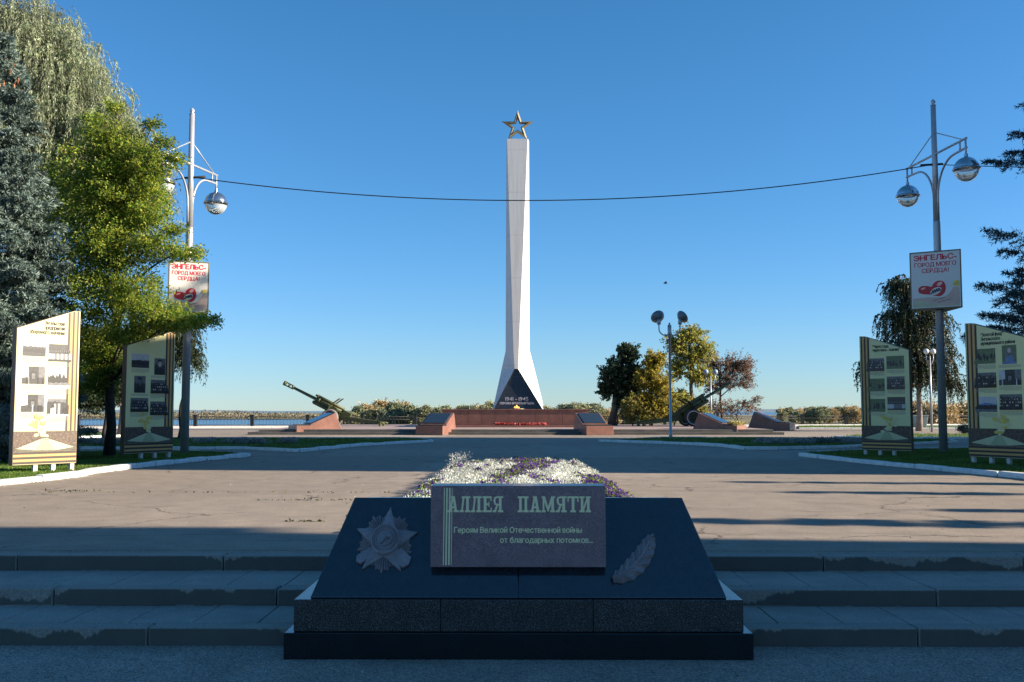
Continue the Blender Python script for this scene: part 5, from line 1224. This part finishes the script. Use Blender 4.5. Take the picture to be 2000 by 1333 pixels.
def spruce(label, base, h, rad, nmat, seed, needle=.085, whorl=.27, taper=.8, cones=None, z0=.4, dens=1.0, droop=.25, gaps=()):
    rng = np.random.default_rng(seed); r = empty("spruce_tree", base, rng.uniform(0, 6), label, "tree")
    tm = MB(); tm.tube([(0, 0, -.05), (0, 0, h * .5), (0, 0, h)], [.035 * h / 2 * .9, .018 * h / 2 * 1.4, .012], 9)
    bp, tp = [], []                                        # branches, twigs as quadratic curves
    z = z0
    while z < h - .15:
        f = 1 - z / h; Lb = rad * f ** taper * (.58 if any(g0 < z < g1 for g0, g1 in gaps) else 1.0); nb = 7 if f > .3 else 5; ph = rng.uniform(0, 6)
        for k in range(nb):
            a = ph + 2 * np.pi * k / nb + rng.normal(0, .18); L = Lb * rng.uniform(.72, 1.12); d = np.array([np.cos(a), np.sin(a), 0]); s = np.array([0, 0, z + rng.normal(0, .05)])
            dr = droop * L * (.3 + .9 * f); e = s + d * L + [0, 0, -dr + .12 * L]; m_ = s + d * L * .55 + [0, 0, -dr * .8 + .02]
            bp.append([s, m_, e]); nt_ = max(4, int(L / .17 * dens))
            side = np.array([-d[1], d[0], 0])
            for j in range(nt_):
                t = .22 + .78 * (j + rng.random()) / nt_; q_ = s * (1 - t) ** 2 + 2 * m_ * t * (1 - t) + e * t * t
                for sg in (-1, 1):
                    l2 = L * .38 * (1.08 - t) + .14; dd = unit(d * .75 + side * sg * rng.uniform(.5, 1.0) + [0, 0, rng.normal(-.1, .22)]); e2 = q_ + dd * l2 * rng.uniform(.7, 1.15)
                    tp.append([q_, (q_ + e2) / 2 + [0, 0, .03], e2 - [0, 0, .04 * l2]])
            tp.append([m_ * .5 + e * .5, (m_ + 3 * e) / 4, e + d * .08])
        z += whorl * rng.uniform(.8, 1.15)
    bp = np.array(bp); tp = np.array(tp); tv, tf = [], []; twig_mesh(tv, tf, bp, .022 * (h / 11), 5); twig_mesh(tv, tf, tp, .006, 3)
    p, d = strand_leaves(tp, .02, int(30 * dens), rng, .012); ax = unit(d * .75 + unit(rng.normal(size=p.shape)) * .85 + [0, 0, .15])
    v = leafquads(p, ax, rng.uniform(.7, 1.25, len(p)) * needle, rng.uniform(.8, 1.3, len(p)) * needle * .17, rng)
    np_mesh("crown", v, np.arange(len(v)), nmat, r); tm.build("trunk", M_barkd, r); np_mesh("branches", np.concatenate(tv), np.concatenate(tf), M_barkd, r)
    if cones:
        q = MB()
        for _ in range(cones):
            zz = rng.uniform(.86, .95) * h; a = rng.uniform(0, 2 * np.pi); rr = rad * (1 - zz / h) ** taper * rng.uniform(.6, 1.0); c0 = Vector((math.cos(a) * rr, math.sin(a) * rr, zz - .1))
            q.tube([c0, c0 - Vector((0, 0, .06)), c0 - Vector((.01, 0, .15)), c0 - Vector((.01, 0, .2))], [.012, .03, .026, .008], 6)
        o = q.build("cones", mat("spruce_cone", (.30, .13, .06), .2, 12, .7), r); o["kind"] = "stuff"
    return r
L_blue = leaf_mat("spruce_blue_needle", [(.045, .085, .07), (.12, .175, .15), (.25, .315, .285), (.09, .13, .09)], .1)
L_dkspr = leaf_mat("spruce_dark_needle", [(.018, .035, .038), (.04, .07, .075), (.07, .105, .11)], .05)
L_elm = leaf_mat("elm_leaf", [(.075, .15, .02), (.155, .255, .03), (.27, .34, .045), (.45, .40, .06)], .5)
L_will = leaf_mat("willow_leaf", [(.14, .19, .085), (.27, .33, .18), (.44, .48, .33), (.21, .23, .10)], .35)
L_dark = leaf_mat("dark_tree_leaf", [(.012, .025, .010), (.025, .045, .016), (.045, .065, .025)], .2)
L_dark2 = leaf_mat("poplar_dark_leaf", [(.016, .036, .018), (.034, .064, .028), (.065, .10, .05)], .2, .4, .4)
L_yel = leaf_mat("yellowing_leaf", [(.13, .16, .025), (.31, .28, .045), (.55, .41, .06), (.20, .14, .045)], .5)
L_yg = leaf_mat("maple_yellow_green_leaf", [(.12, .16, .03), (.23, .26, .05), (.40, .37, .08), (.52, .41, .11)], .5)
L_brn = leaf_mat("brown_red_leaf", [(.11, .065, .05), (.24, .135, .10), (.34, .22, .14), (.16, .13, .06)], .35)
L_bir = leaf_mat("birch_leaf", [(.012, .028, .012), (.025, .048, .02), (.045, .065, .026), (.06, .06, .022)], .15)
L_bush = leaf_mat("bush_leaf", [(.09, .14, .03), (.20, .24, .05), (.38, .32, .07), (.44, .27, .14)], .5)

# left side
spruce("large blue spruce towering at the frame edge behind the sunlit board", (P(-32, 850, 26.0).x, 26.0, .03), 11.6, 2.55, L_blue, 3, cones=60, whorl=.21, taper=.62, dens=1.5, needle=.135)
lobe_tree("willow_tree", "tall pale silvery willow with hanging strands behind the blue spruce", (P(40, 850, 37).x, 37, .0), (.6, .4), 14, .42,
    [plob(30, 40, 37, 110, 70, 2.0, 1.2), plob(110, 110, 37, 90, 70, 2.0, 1.2), plob(150, 190, 37, 95, 70, 2.0, 1.3), plob(215, 260, 36.5, 75, 55, 1.6, 1.2), plob(60, 250, 36, 110, 110, 2.2, 1.3), plob(265, 330, 36, 55, 40, 1.4, .9), plob(200, 360, 36, 90, 70, 1.6, 1.1), plob(-60, 150, 37, 110, 130, 2.5, 1), plob(120, 330, 36, 90, 80, 1.6, 1)],
    L_will, M_bark, (.16, .032), 430, 12, 'weep', .5, .03, 5, strand=2.0, kf=2.6, twig_r=.009)
lobe_tree("elm_tree", "spreading green and yellow elm whose sprays reach over the lamp and the pilot board", (P(214, 850, 28.3).x, 28.3, .03), (.1, .2), 7.0, .15,
    [plob(205, 265, 28.3, 50, 50, 1.0, .8), plob(160, 330, 28.3, 80, 60, 1.4, 1.0), plob(255, 300, 28, 62, 50, 1.0, .9), plob(150, 410, 28.2, 85, 70, 1.5, 1.2), plob(235, 380, 27.8, 80, 65, 1.3, 1.2), plob(298, 330, 27.5, 42, 50, .9, .6), plob(300, 405, 27.5, 42, 45, .8, .5),
     plob(140, 510, 28.0, 80, 65, 1.4, 1.2), plob(225, 470, 27.6, 85, 60, 1.3, 1.2), plob(310, 478, 27.4, 60, 32, .9, .5), plob(365, 490, 27.2, 36, 14, .5, .2), plob(190, 575, 27.4, 90, 55, 1.4, 1.2), plob(270, 560, 27.0, 60, 45, 1.0, .7), plob(310, 610, 26.4, 62, 32, .9, .7), plob(360, 626, 26.0, 50, 18, .6, .4), plob(405, 622, 25.9, 24, 9, .35, .12),
     plob(165, 660, 28.2, 60, 50, 1.3, .9), plob(250, 648, 26.8, 55, 25, .8, .5), plob(190, 730, 28.6, 50, 45, 1.0, .7), plob(230, 700, 28.6, 30, 40, .8, .4),
     plob(300, 240, 28, 16, 9, .3, .07), plob(318, 275, 27.6, 20, 10, .3, .09), plob(340, 305, 27.5, 24, 10, .3, .1), plob(345, 448, 27.4, 26, 9, .4, .1), plob(225, 205, 28.2, 14, 16, .3, .08)],
    L_elm, M_barkd, (.085, .042), 250, 24, 'spray', .2, .07, 7, shell=.15, twig_r=.006, limb_r=.3)
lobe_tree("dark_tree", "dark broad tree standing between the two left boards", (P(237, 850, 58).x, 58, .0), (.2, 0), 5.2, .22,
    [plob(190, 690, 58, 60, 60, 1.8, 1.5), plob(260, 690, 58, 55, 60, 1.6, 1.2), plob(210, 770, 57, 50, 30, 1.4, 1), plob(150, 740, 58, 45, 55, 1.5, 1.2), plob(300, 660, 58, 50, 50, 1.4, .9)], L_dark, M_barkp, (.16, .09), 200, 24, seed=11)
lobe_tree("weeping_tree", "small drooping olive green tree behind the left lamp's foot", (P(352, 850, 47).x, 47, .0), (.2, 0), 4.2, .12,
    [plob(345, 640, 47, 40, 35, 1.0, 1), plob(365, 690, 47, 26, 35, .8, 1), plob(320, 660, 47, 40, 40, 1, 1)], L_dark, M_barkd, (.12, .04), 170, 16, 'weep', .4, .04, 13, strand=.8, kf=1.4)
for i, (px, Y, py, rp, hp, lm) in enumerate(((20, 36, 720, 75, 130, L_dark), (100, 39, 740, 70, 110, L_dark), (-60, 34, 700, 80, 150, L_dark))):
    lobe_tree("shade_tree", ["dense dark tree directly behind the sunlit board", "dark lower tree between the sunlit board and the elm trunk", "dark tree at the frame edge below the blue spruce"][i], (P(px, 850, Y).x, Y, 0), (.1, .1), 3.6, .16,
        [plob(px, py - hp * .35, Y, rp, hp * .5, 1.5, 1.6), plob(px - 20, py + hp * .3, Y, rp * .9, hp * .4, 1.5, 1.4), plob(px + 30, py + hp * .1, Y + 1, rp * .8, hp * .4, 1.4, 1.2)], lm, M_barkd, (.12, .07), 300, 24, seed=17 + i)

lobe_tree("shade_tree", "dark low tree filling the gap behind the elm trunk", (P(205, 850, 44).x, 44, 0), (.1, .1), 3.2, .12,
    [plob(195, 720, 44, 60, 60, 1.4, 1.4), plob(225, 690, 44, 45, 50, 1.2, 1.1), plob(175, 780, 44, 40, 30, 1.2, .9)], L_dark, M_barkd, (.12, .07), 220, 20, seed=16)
# right side
spruce("dark spruce reaching into the frame beside the gilded fund board", (P(2203, 850, 27.5).x, 27.5, .03), 15.0, 4.15, L_dkspr, 9, whorl=.36, taper=.42, needle=.14, z0=2.6, dens=1.1, droop=.04, gaps=((6.1, 8.45), (9.2, 10.2), (10.9, 13)))
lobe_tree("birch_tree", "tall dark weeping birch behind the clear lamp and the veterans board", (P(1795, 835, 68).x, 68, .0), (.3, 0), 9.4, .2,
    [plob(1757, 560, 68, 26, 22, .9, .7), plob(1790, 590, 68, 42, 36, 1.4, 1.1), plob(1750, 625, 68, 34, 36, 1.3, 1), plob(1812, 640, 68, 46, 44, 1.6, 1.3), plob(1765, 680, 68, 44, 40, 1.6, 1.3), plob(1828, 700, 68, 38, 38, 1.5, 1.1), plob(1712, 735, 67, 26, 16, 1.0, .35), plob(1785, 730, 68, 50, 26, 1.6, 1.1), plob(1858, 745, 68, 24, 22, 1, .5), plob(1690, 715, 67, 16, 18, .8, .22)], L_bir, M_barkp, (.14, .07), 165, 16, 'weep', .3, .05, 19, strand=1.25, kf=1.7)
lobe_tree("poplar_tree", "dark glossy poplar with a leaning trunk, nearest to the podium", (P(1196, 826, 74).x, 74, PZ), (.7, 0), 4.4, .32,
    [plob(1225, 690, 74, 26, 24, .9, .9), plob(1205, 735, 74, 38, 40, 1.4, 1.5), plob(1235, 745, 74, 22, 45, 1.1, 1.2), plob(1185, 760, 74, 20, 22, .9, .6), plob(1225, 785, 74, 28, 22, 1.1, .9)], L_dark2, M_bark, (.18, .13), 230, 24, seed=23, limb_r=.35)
lobe_tree("maple_tree", "yellowing bushy maple between the poplar and the speaker mast", (P(1272, 830, 73).x, 73, .1), (.1, 0), 4.6, .13,
    [plob(1278, 705, 73, 27, 24, 1.0, 1.1), plob(1265, 740, 73, 34, 30, 1.2, 1.3), plob(1295, 760, 73, 32, 34, 1.2, 1.1), plob(1252, 785, 73, 28, 26, 1.1, 1), plob(1285, 800, 72.5, 46, 26, 1.2, 1.3)], L_yel, M_bark, (.16, .11), 170, 16, seed=29)
lobe_tree("tall_maple_tree", "tallest yellow green tree rising behind the speaker mast", (P(1353, 830, 80).x, 80, .1), (-.2, 0), 8.2, .2,
    [plob(1348, 655, 80, 30, 25, 1.2, 1), plob(1322, 672, 80, 30, 28, 1.2, 1), plob(1376, 684, 80, 27, 32, 1.2, 1), plob(1345, 700, 80, 42, 32, 1.4, 1.3), plob(1362, 735, 80, 30, 30, 1.2, 1), plob(1318, 720, 80, 22, 30, 1, .7), plob(1385, 730, 80, 14, 20, .8, .35), plob(1325, 780, 80, 34, 22, 1.2, .9)], L_yg, M_bark, (.17, .11), 135, 15, seed=31)
lobe_tree("brown_tree", "reddish brown half bare tree leaning over the long barrelled howitzer", (P(1410, 830, 84).x, 84, .1), (-.2, 0), 5.2, .14,
    [plob(1392, 712, 84, 26, 30, 1.1, .9), plob(1432, 715, 84, 32, 28, 1.2, 1.1), plob(1460, 715, 84, 22, 28, 1, .8), plob(1420, 745, 84, 32, 26, 1.1, .8), plob(1462, 745, 84, 18, 22, .8, .45), plob(1388, 755, 84, 22, 28, 1, .5)], L_brn, M_barkd, (.15, .07), 150, 15, seed=37)
lobe_tree("bush", "ragged brown tipped bush behind the yellow flower pedestal", (P(1440, 832, 77).x, 77, .1), (0, 0), 1.6, .06,
    [plob(1420, 796, 77, 38, 24, 1.1, 1), plob(1462, 794, 77, 28, 18, .9, .7), plob(1482, 780, 77, 14, 9, .5, .25), plob(1385, 800, 77, 30, 24, 1.1, 1)], L_brn, M_barkd, (.13, .07), 80, 12, seed=41, cat="bush")
lobe_tree("bush", "green and yellow bush at the poplar's foot", (P(1235, 832, 72.3).x, 72.3, .2), (0, 0), 1.2, .06,
    [plob(1236, 798, 72.3, 26, 26, 1, 1.1), plob(1262, 808, 72.3, 34, 20, 1, 1.2)], L_bush, M_barkd, (.15, .10), 180, 18, seed=43, cat="bush")
lobe_tree("bush", "low green bush between the mast and the dark howitzer", (P(1318, 832, 73).x, 73, .2), (0, 0), 1.2, .06,
    [plob(1312, 800, 73, 34, 26, 1.1, 1.2), plob(1362, 806, 73, 32, 20, 1.1, 1)], L_bush, M_barkd, (.15, .10), 180, 18, seed=47, cat="bush")
lobe_tree("juniper_bush", "low dark juniper on the grass beside the gilded fund board", (P(1884, 846, 58).x, 58, .05), (0, 0), .6, .05,
    [plob(1884, 838, 58, 14, 9, .5, 1)], L_dkspr, M_barkd, (.10, .04), 160, 14, seed=53, cat="bush")
# row of narrow spruces outside the frame that draw the shadow bands over the pavement
for i, (x, y, h, rad) in enumerate(((20.5, 10.5, 7.6, .95), (22.5, 12.0, 6.4, .42), (21.5, 15.0, 6.6, .5), (23.0, 17.2, 7.2, .5))):
    spruce("slim spruce in the row east of the alley, %s" % ["the broadest", "the shortest", "of middling height", "the tallest"][i], (x, y, 0), h, rad, L_dkspr, 61 + i, whorl=.4, needle=.16, dens=.8)

# trees on the low land across the water: copies of three crowns
rng = np.random.default_rng(71)
protos = []
for k, cols in enumerate(([(.18, .20, .10), (.30, .30, .16), (.42, .38, .22)], [(.33, .26, .13), (.47, .35, .17), (.56, .43, .24)], [(.15, .18, .11), (.23, .26, .15), (.34, .35, .21)])):
    lm = leaf_mat("far_tree_leaf", cols, .2)
    lob = [((rng.uniform(-2, 2), rng.uniform(-2, 2), rng.uniform(2.5, 7)), (rng.uniform(1.6, 2.6),) * 2 + (rng.uniform(1.4, 2.2),), 1) for _ in range(6)] + [((0, 0, 3), (3, 3, 2.6), 1.5)]
    protos.append(lobe_tree("far_tree", "", (0, 0, 0), (0, 0), 6, .25, lob, lm, M_barkd, (.50, .34), 110, 12, seed=80 + k, jit=.25, twig_r=.02))
first = [True] * 3
FAR_L = {0: "olive green tree in the belt across the river", 1: "orange yellow autumn tree in the belt across the river", 2: "dull green tree in the belt across the river"}
def far_tree(px, Y, ztop_px, k, base_z=-4.0):
    t = protos[k] if first[k] else copy_tree(protos[k]); first[k] = False
    hgt = P(px, ztop_px, Y).z - base_z; s = hgt / 8.3
    t.location = (P(px, 800, Y).x, Y, base_z); t.rotation_euler = (0, 0, rng.uniform(0, 6)); t.scale = (s * rng.uniform(1.0, 1.5), s * rng.uniform(1.0, 1.4), s); tag(t, FAR_L[k], "tree", ["olive far bank trees", "orange far bank trees", "dull green far bank trees"][k])
for i in range(64):        # middle belt, behind the podium
    px = 690 + 555 * (i + rng.random()) / 64; far_tree(px, rng.uniform(250, 340), 794 - 5 * math.sin(px * .035) + rng.uniform(-8, 7), int(rng.choice([0, 0, 1, 2, 2])))
for i in range(56):        # belt at the right
    px = 1520 + 490 * (i + rng.random()) / 56; far_tree(px, rng.uniform(400, 480), 799 + rng.uniform(-5, 4) - (2 if px > 1600 else 0), int(rng.choice([0, 1, 1, 2])))
for i in range(13):        # orange trees on the near meadow beyond the birch
    px = 1775 + 135 * (i + rng.random()) / 13; far_tree(px, rng.uniform(150, 190), 791 + rng.uniform(-4, 4), 1)
# the far bank's long tree line at the left reads as one mass
rng = np.random.default_rng(77)
n = 26000; X = rng.uniform(-620, -95, n); Yc = 730 + rng.uniform(-25, 90, n); ht = 4.0 + .9 * np.sin(X / 21.) + .7 * np.sin(X / 7.3 + 1) + .5 * np.sin(X / 3.1)
c = np.stack([X, Yc, -4 + ht * rng.random(n) ** .8], 1); a = unit(rng.normal(size=(n, 3)))
v = leafquads(c, a, rng.uniform(.8, 1.6, n), rng.uniform(.6, 1.1, n), rng)
o = np_mesh("distant_forest", v, np.arange(len(v)), leaf_mat("distant_leaf", [(.12, .13, .09), (.18, .16, .10), (.25, .20, .13), (.15, .16, .13)], .1)); tag(o, "long far bank tree line beyond the river at the left", "forest", kind="stuff")
# reeds and low scrub just below the railing
n = 9000; X = rng.uniform(-48, 48, n); Yc = 88 + .215 * X + rng.uniform(0, 5, n); c = np.stack([X, Yc, -.9 + .0 * X], 1); c[:, 2] += rng.uniform(0, .5, n) * (.6 + .5 * np.sin(X * .7))
a = unit(rng.normal(size=(n, 3)) * [.4, .4, .3] + [0, 0, 1]); v = leafquads(c, a, rng.uniform(.3, .8, n), rng.uniform(.03, .08, n), rng)
o = np_mesh("dry_reeds", v, np.arange(len(v)), leaf_mat("reed", [(.14, .12, .04), (.25, .20, .08), (.10, .12, .04)], .2)); tag(o, "dry yellow reeds below the river railing", "reeds", kind="stuff")

# ------------------------------------------------------------------ buildings east of the alley (outside the frame; their shade lies across it)
M_wall = mat("plaster_wall", (.52, .47, .40), .08, .6, .85, fine=.04); M_win = mat("window_glass", (.04, .05, .06), .2, 2, .08, spec=.8); M_wfr = mat("window_frame", (.62, .62, .60), .05, 4, .5); M_roof = mat("roof_felt", (.12, .11, .105), .15, 1, .9)
def building(label, x0, x1, y0, y1, h):
    r = empty("apartment_building", (x0, y0, ZL), 0, label, "building"); Wd, D = x1 - x0, y1 - y0
    q = MB(); q.box(0, Wd, 0, D, 0, h - .3); q.build("wall", M_wall, r)
    q = MB(); q.box(-.4, Wd + .4, -.4, D + .4, h - .298, h); q.build("roof", M_roof, r)
    nf = int((h - 1.5) / 3.1); nw = min(9, int(D / 3.4))
    for i in range(nf):
        for j in range(nw):
            yc = D * (j + .5) / nw; zc = 1.2 + 3.1 * i
            q = MB(); q.box(-.05, .02, yc - .75, yc + .75, zc, zc + .06); q.box(-.05, .02, yc - .75, yc + .75, zc + 1.44, zc + 1.5); q.box(-.05, .02, yc - .75, yc - .69, zc + .062, zc + 1.438); q.box(-.05, .02, yc + .69, yc + .75, zc + .062, zc + 1.438); q.box(-.05, .02, yc - .03, yc + .03, zc + .062, zc + 1.438)
            w_ = q.build("window", M_wfr, r); q = MB(); q.box(-.02, .01, yc - .688, yc + .688, zc + .063, zc + 1.437); q.build("pane", M_win, w_)
building("plain plastered apartment block along the east side of the alley", 31.0, 43.0, 18.9, 46.6, 18.6)
building("plain plastered apartment block south east of the steps", 22.0, 36.0, -14.0, 7.15, 15.0)
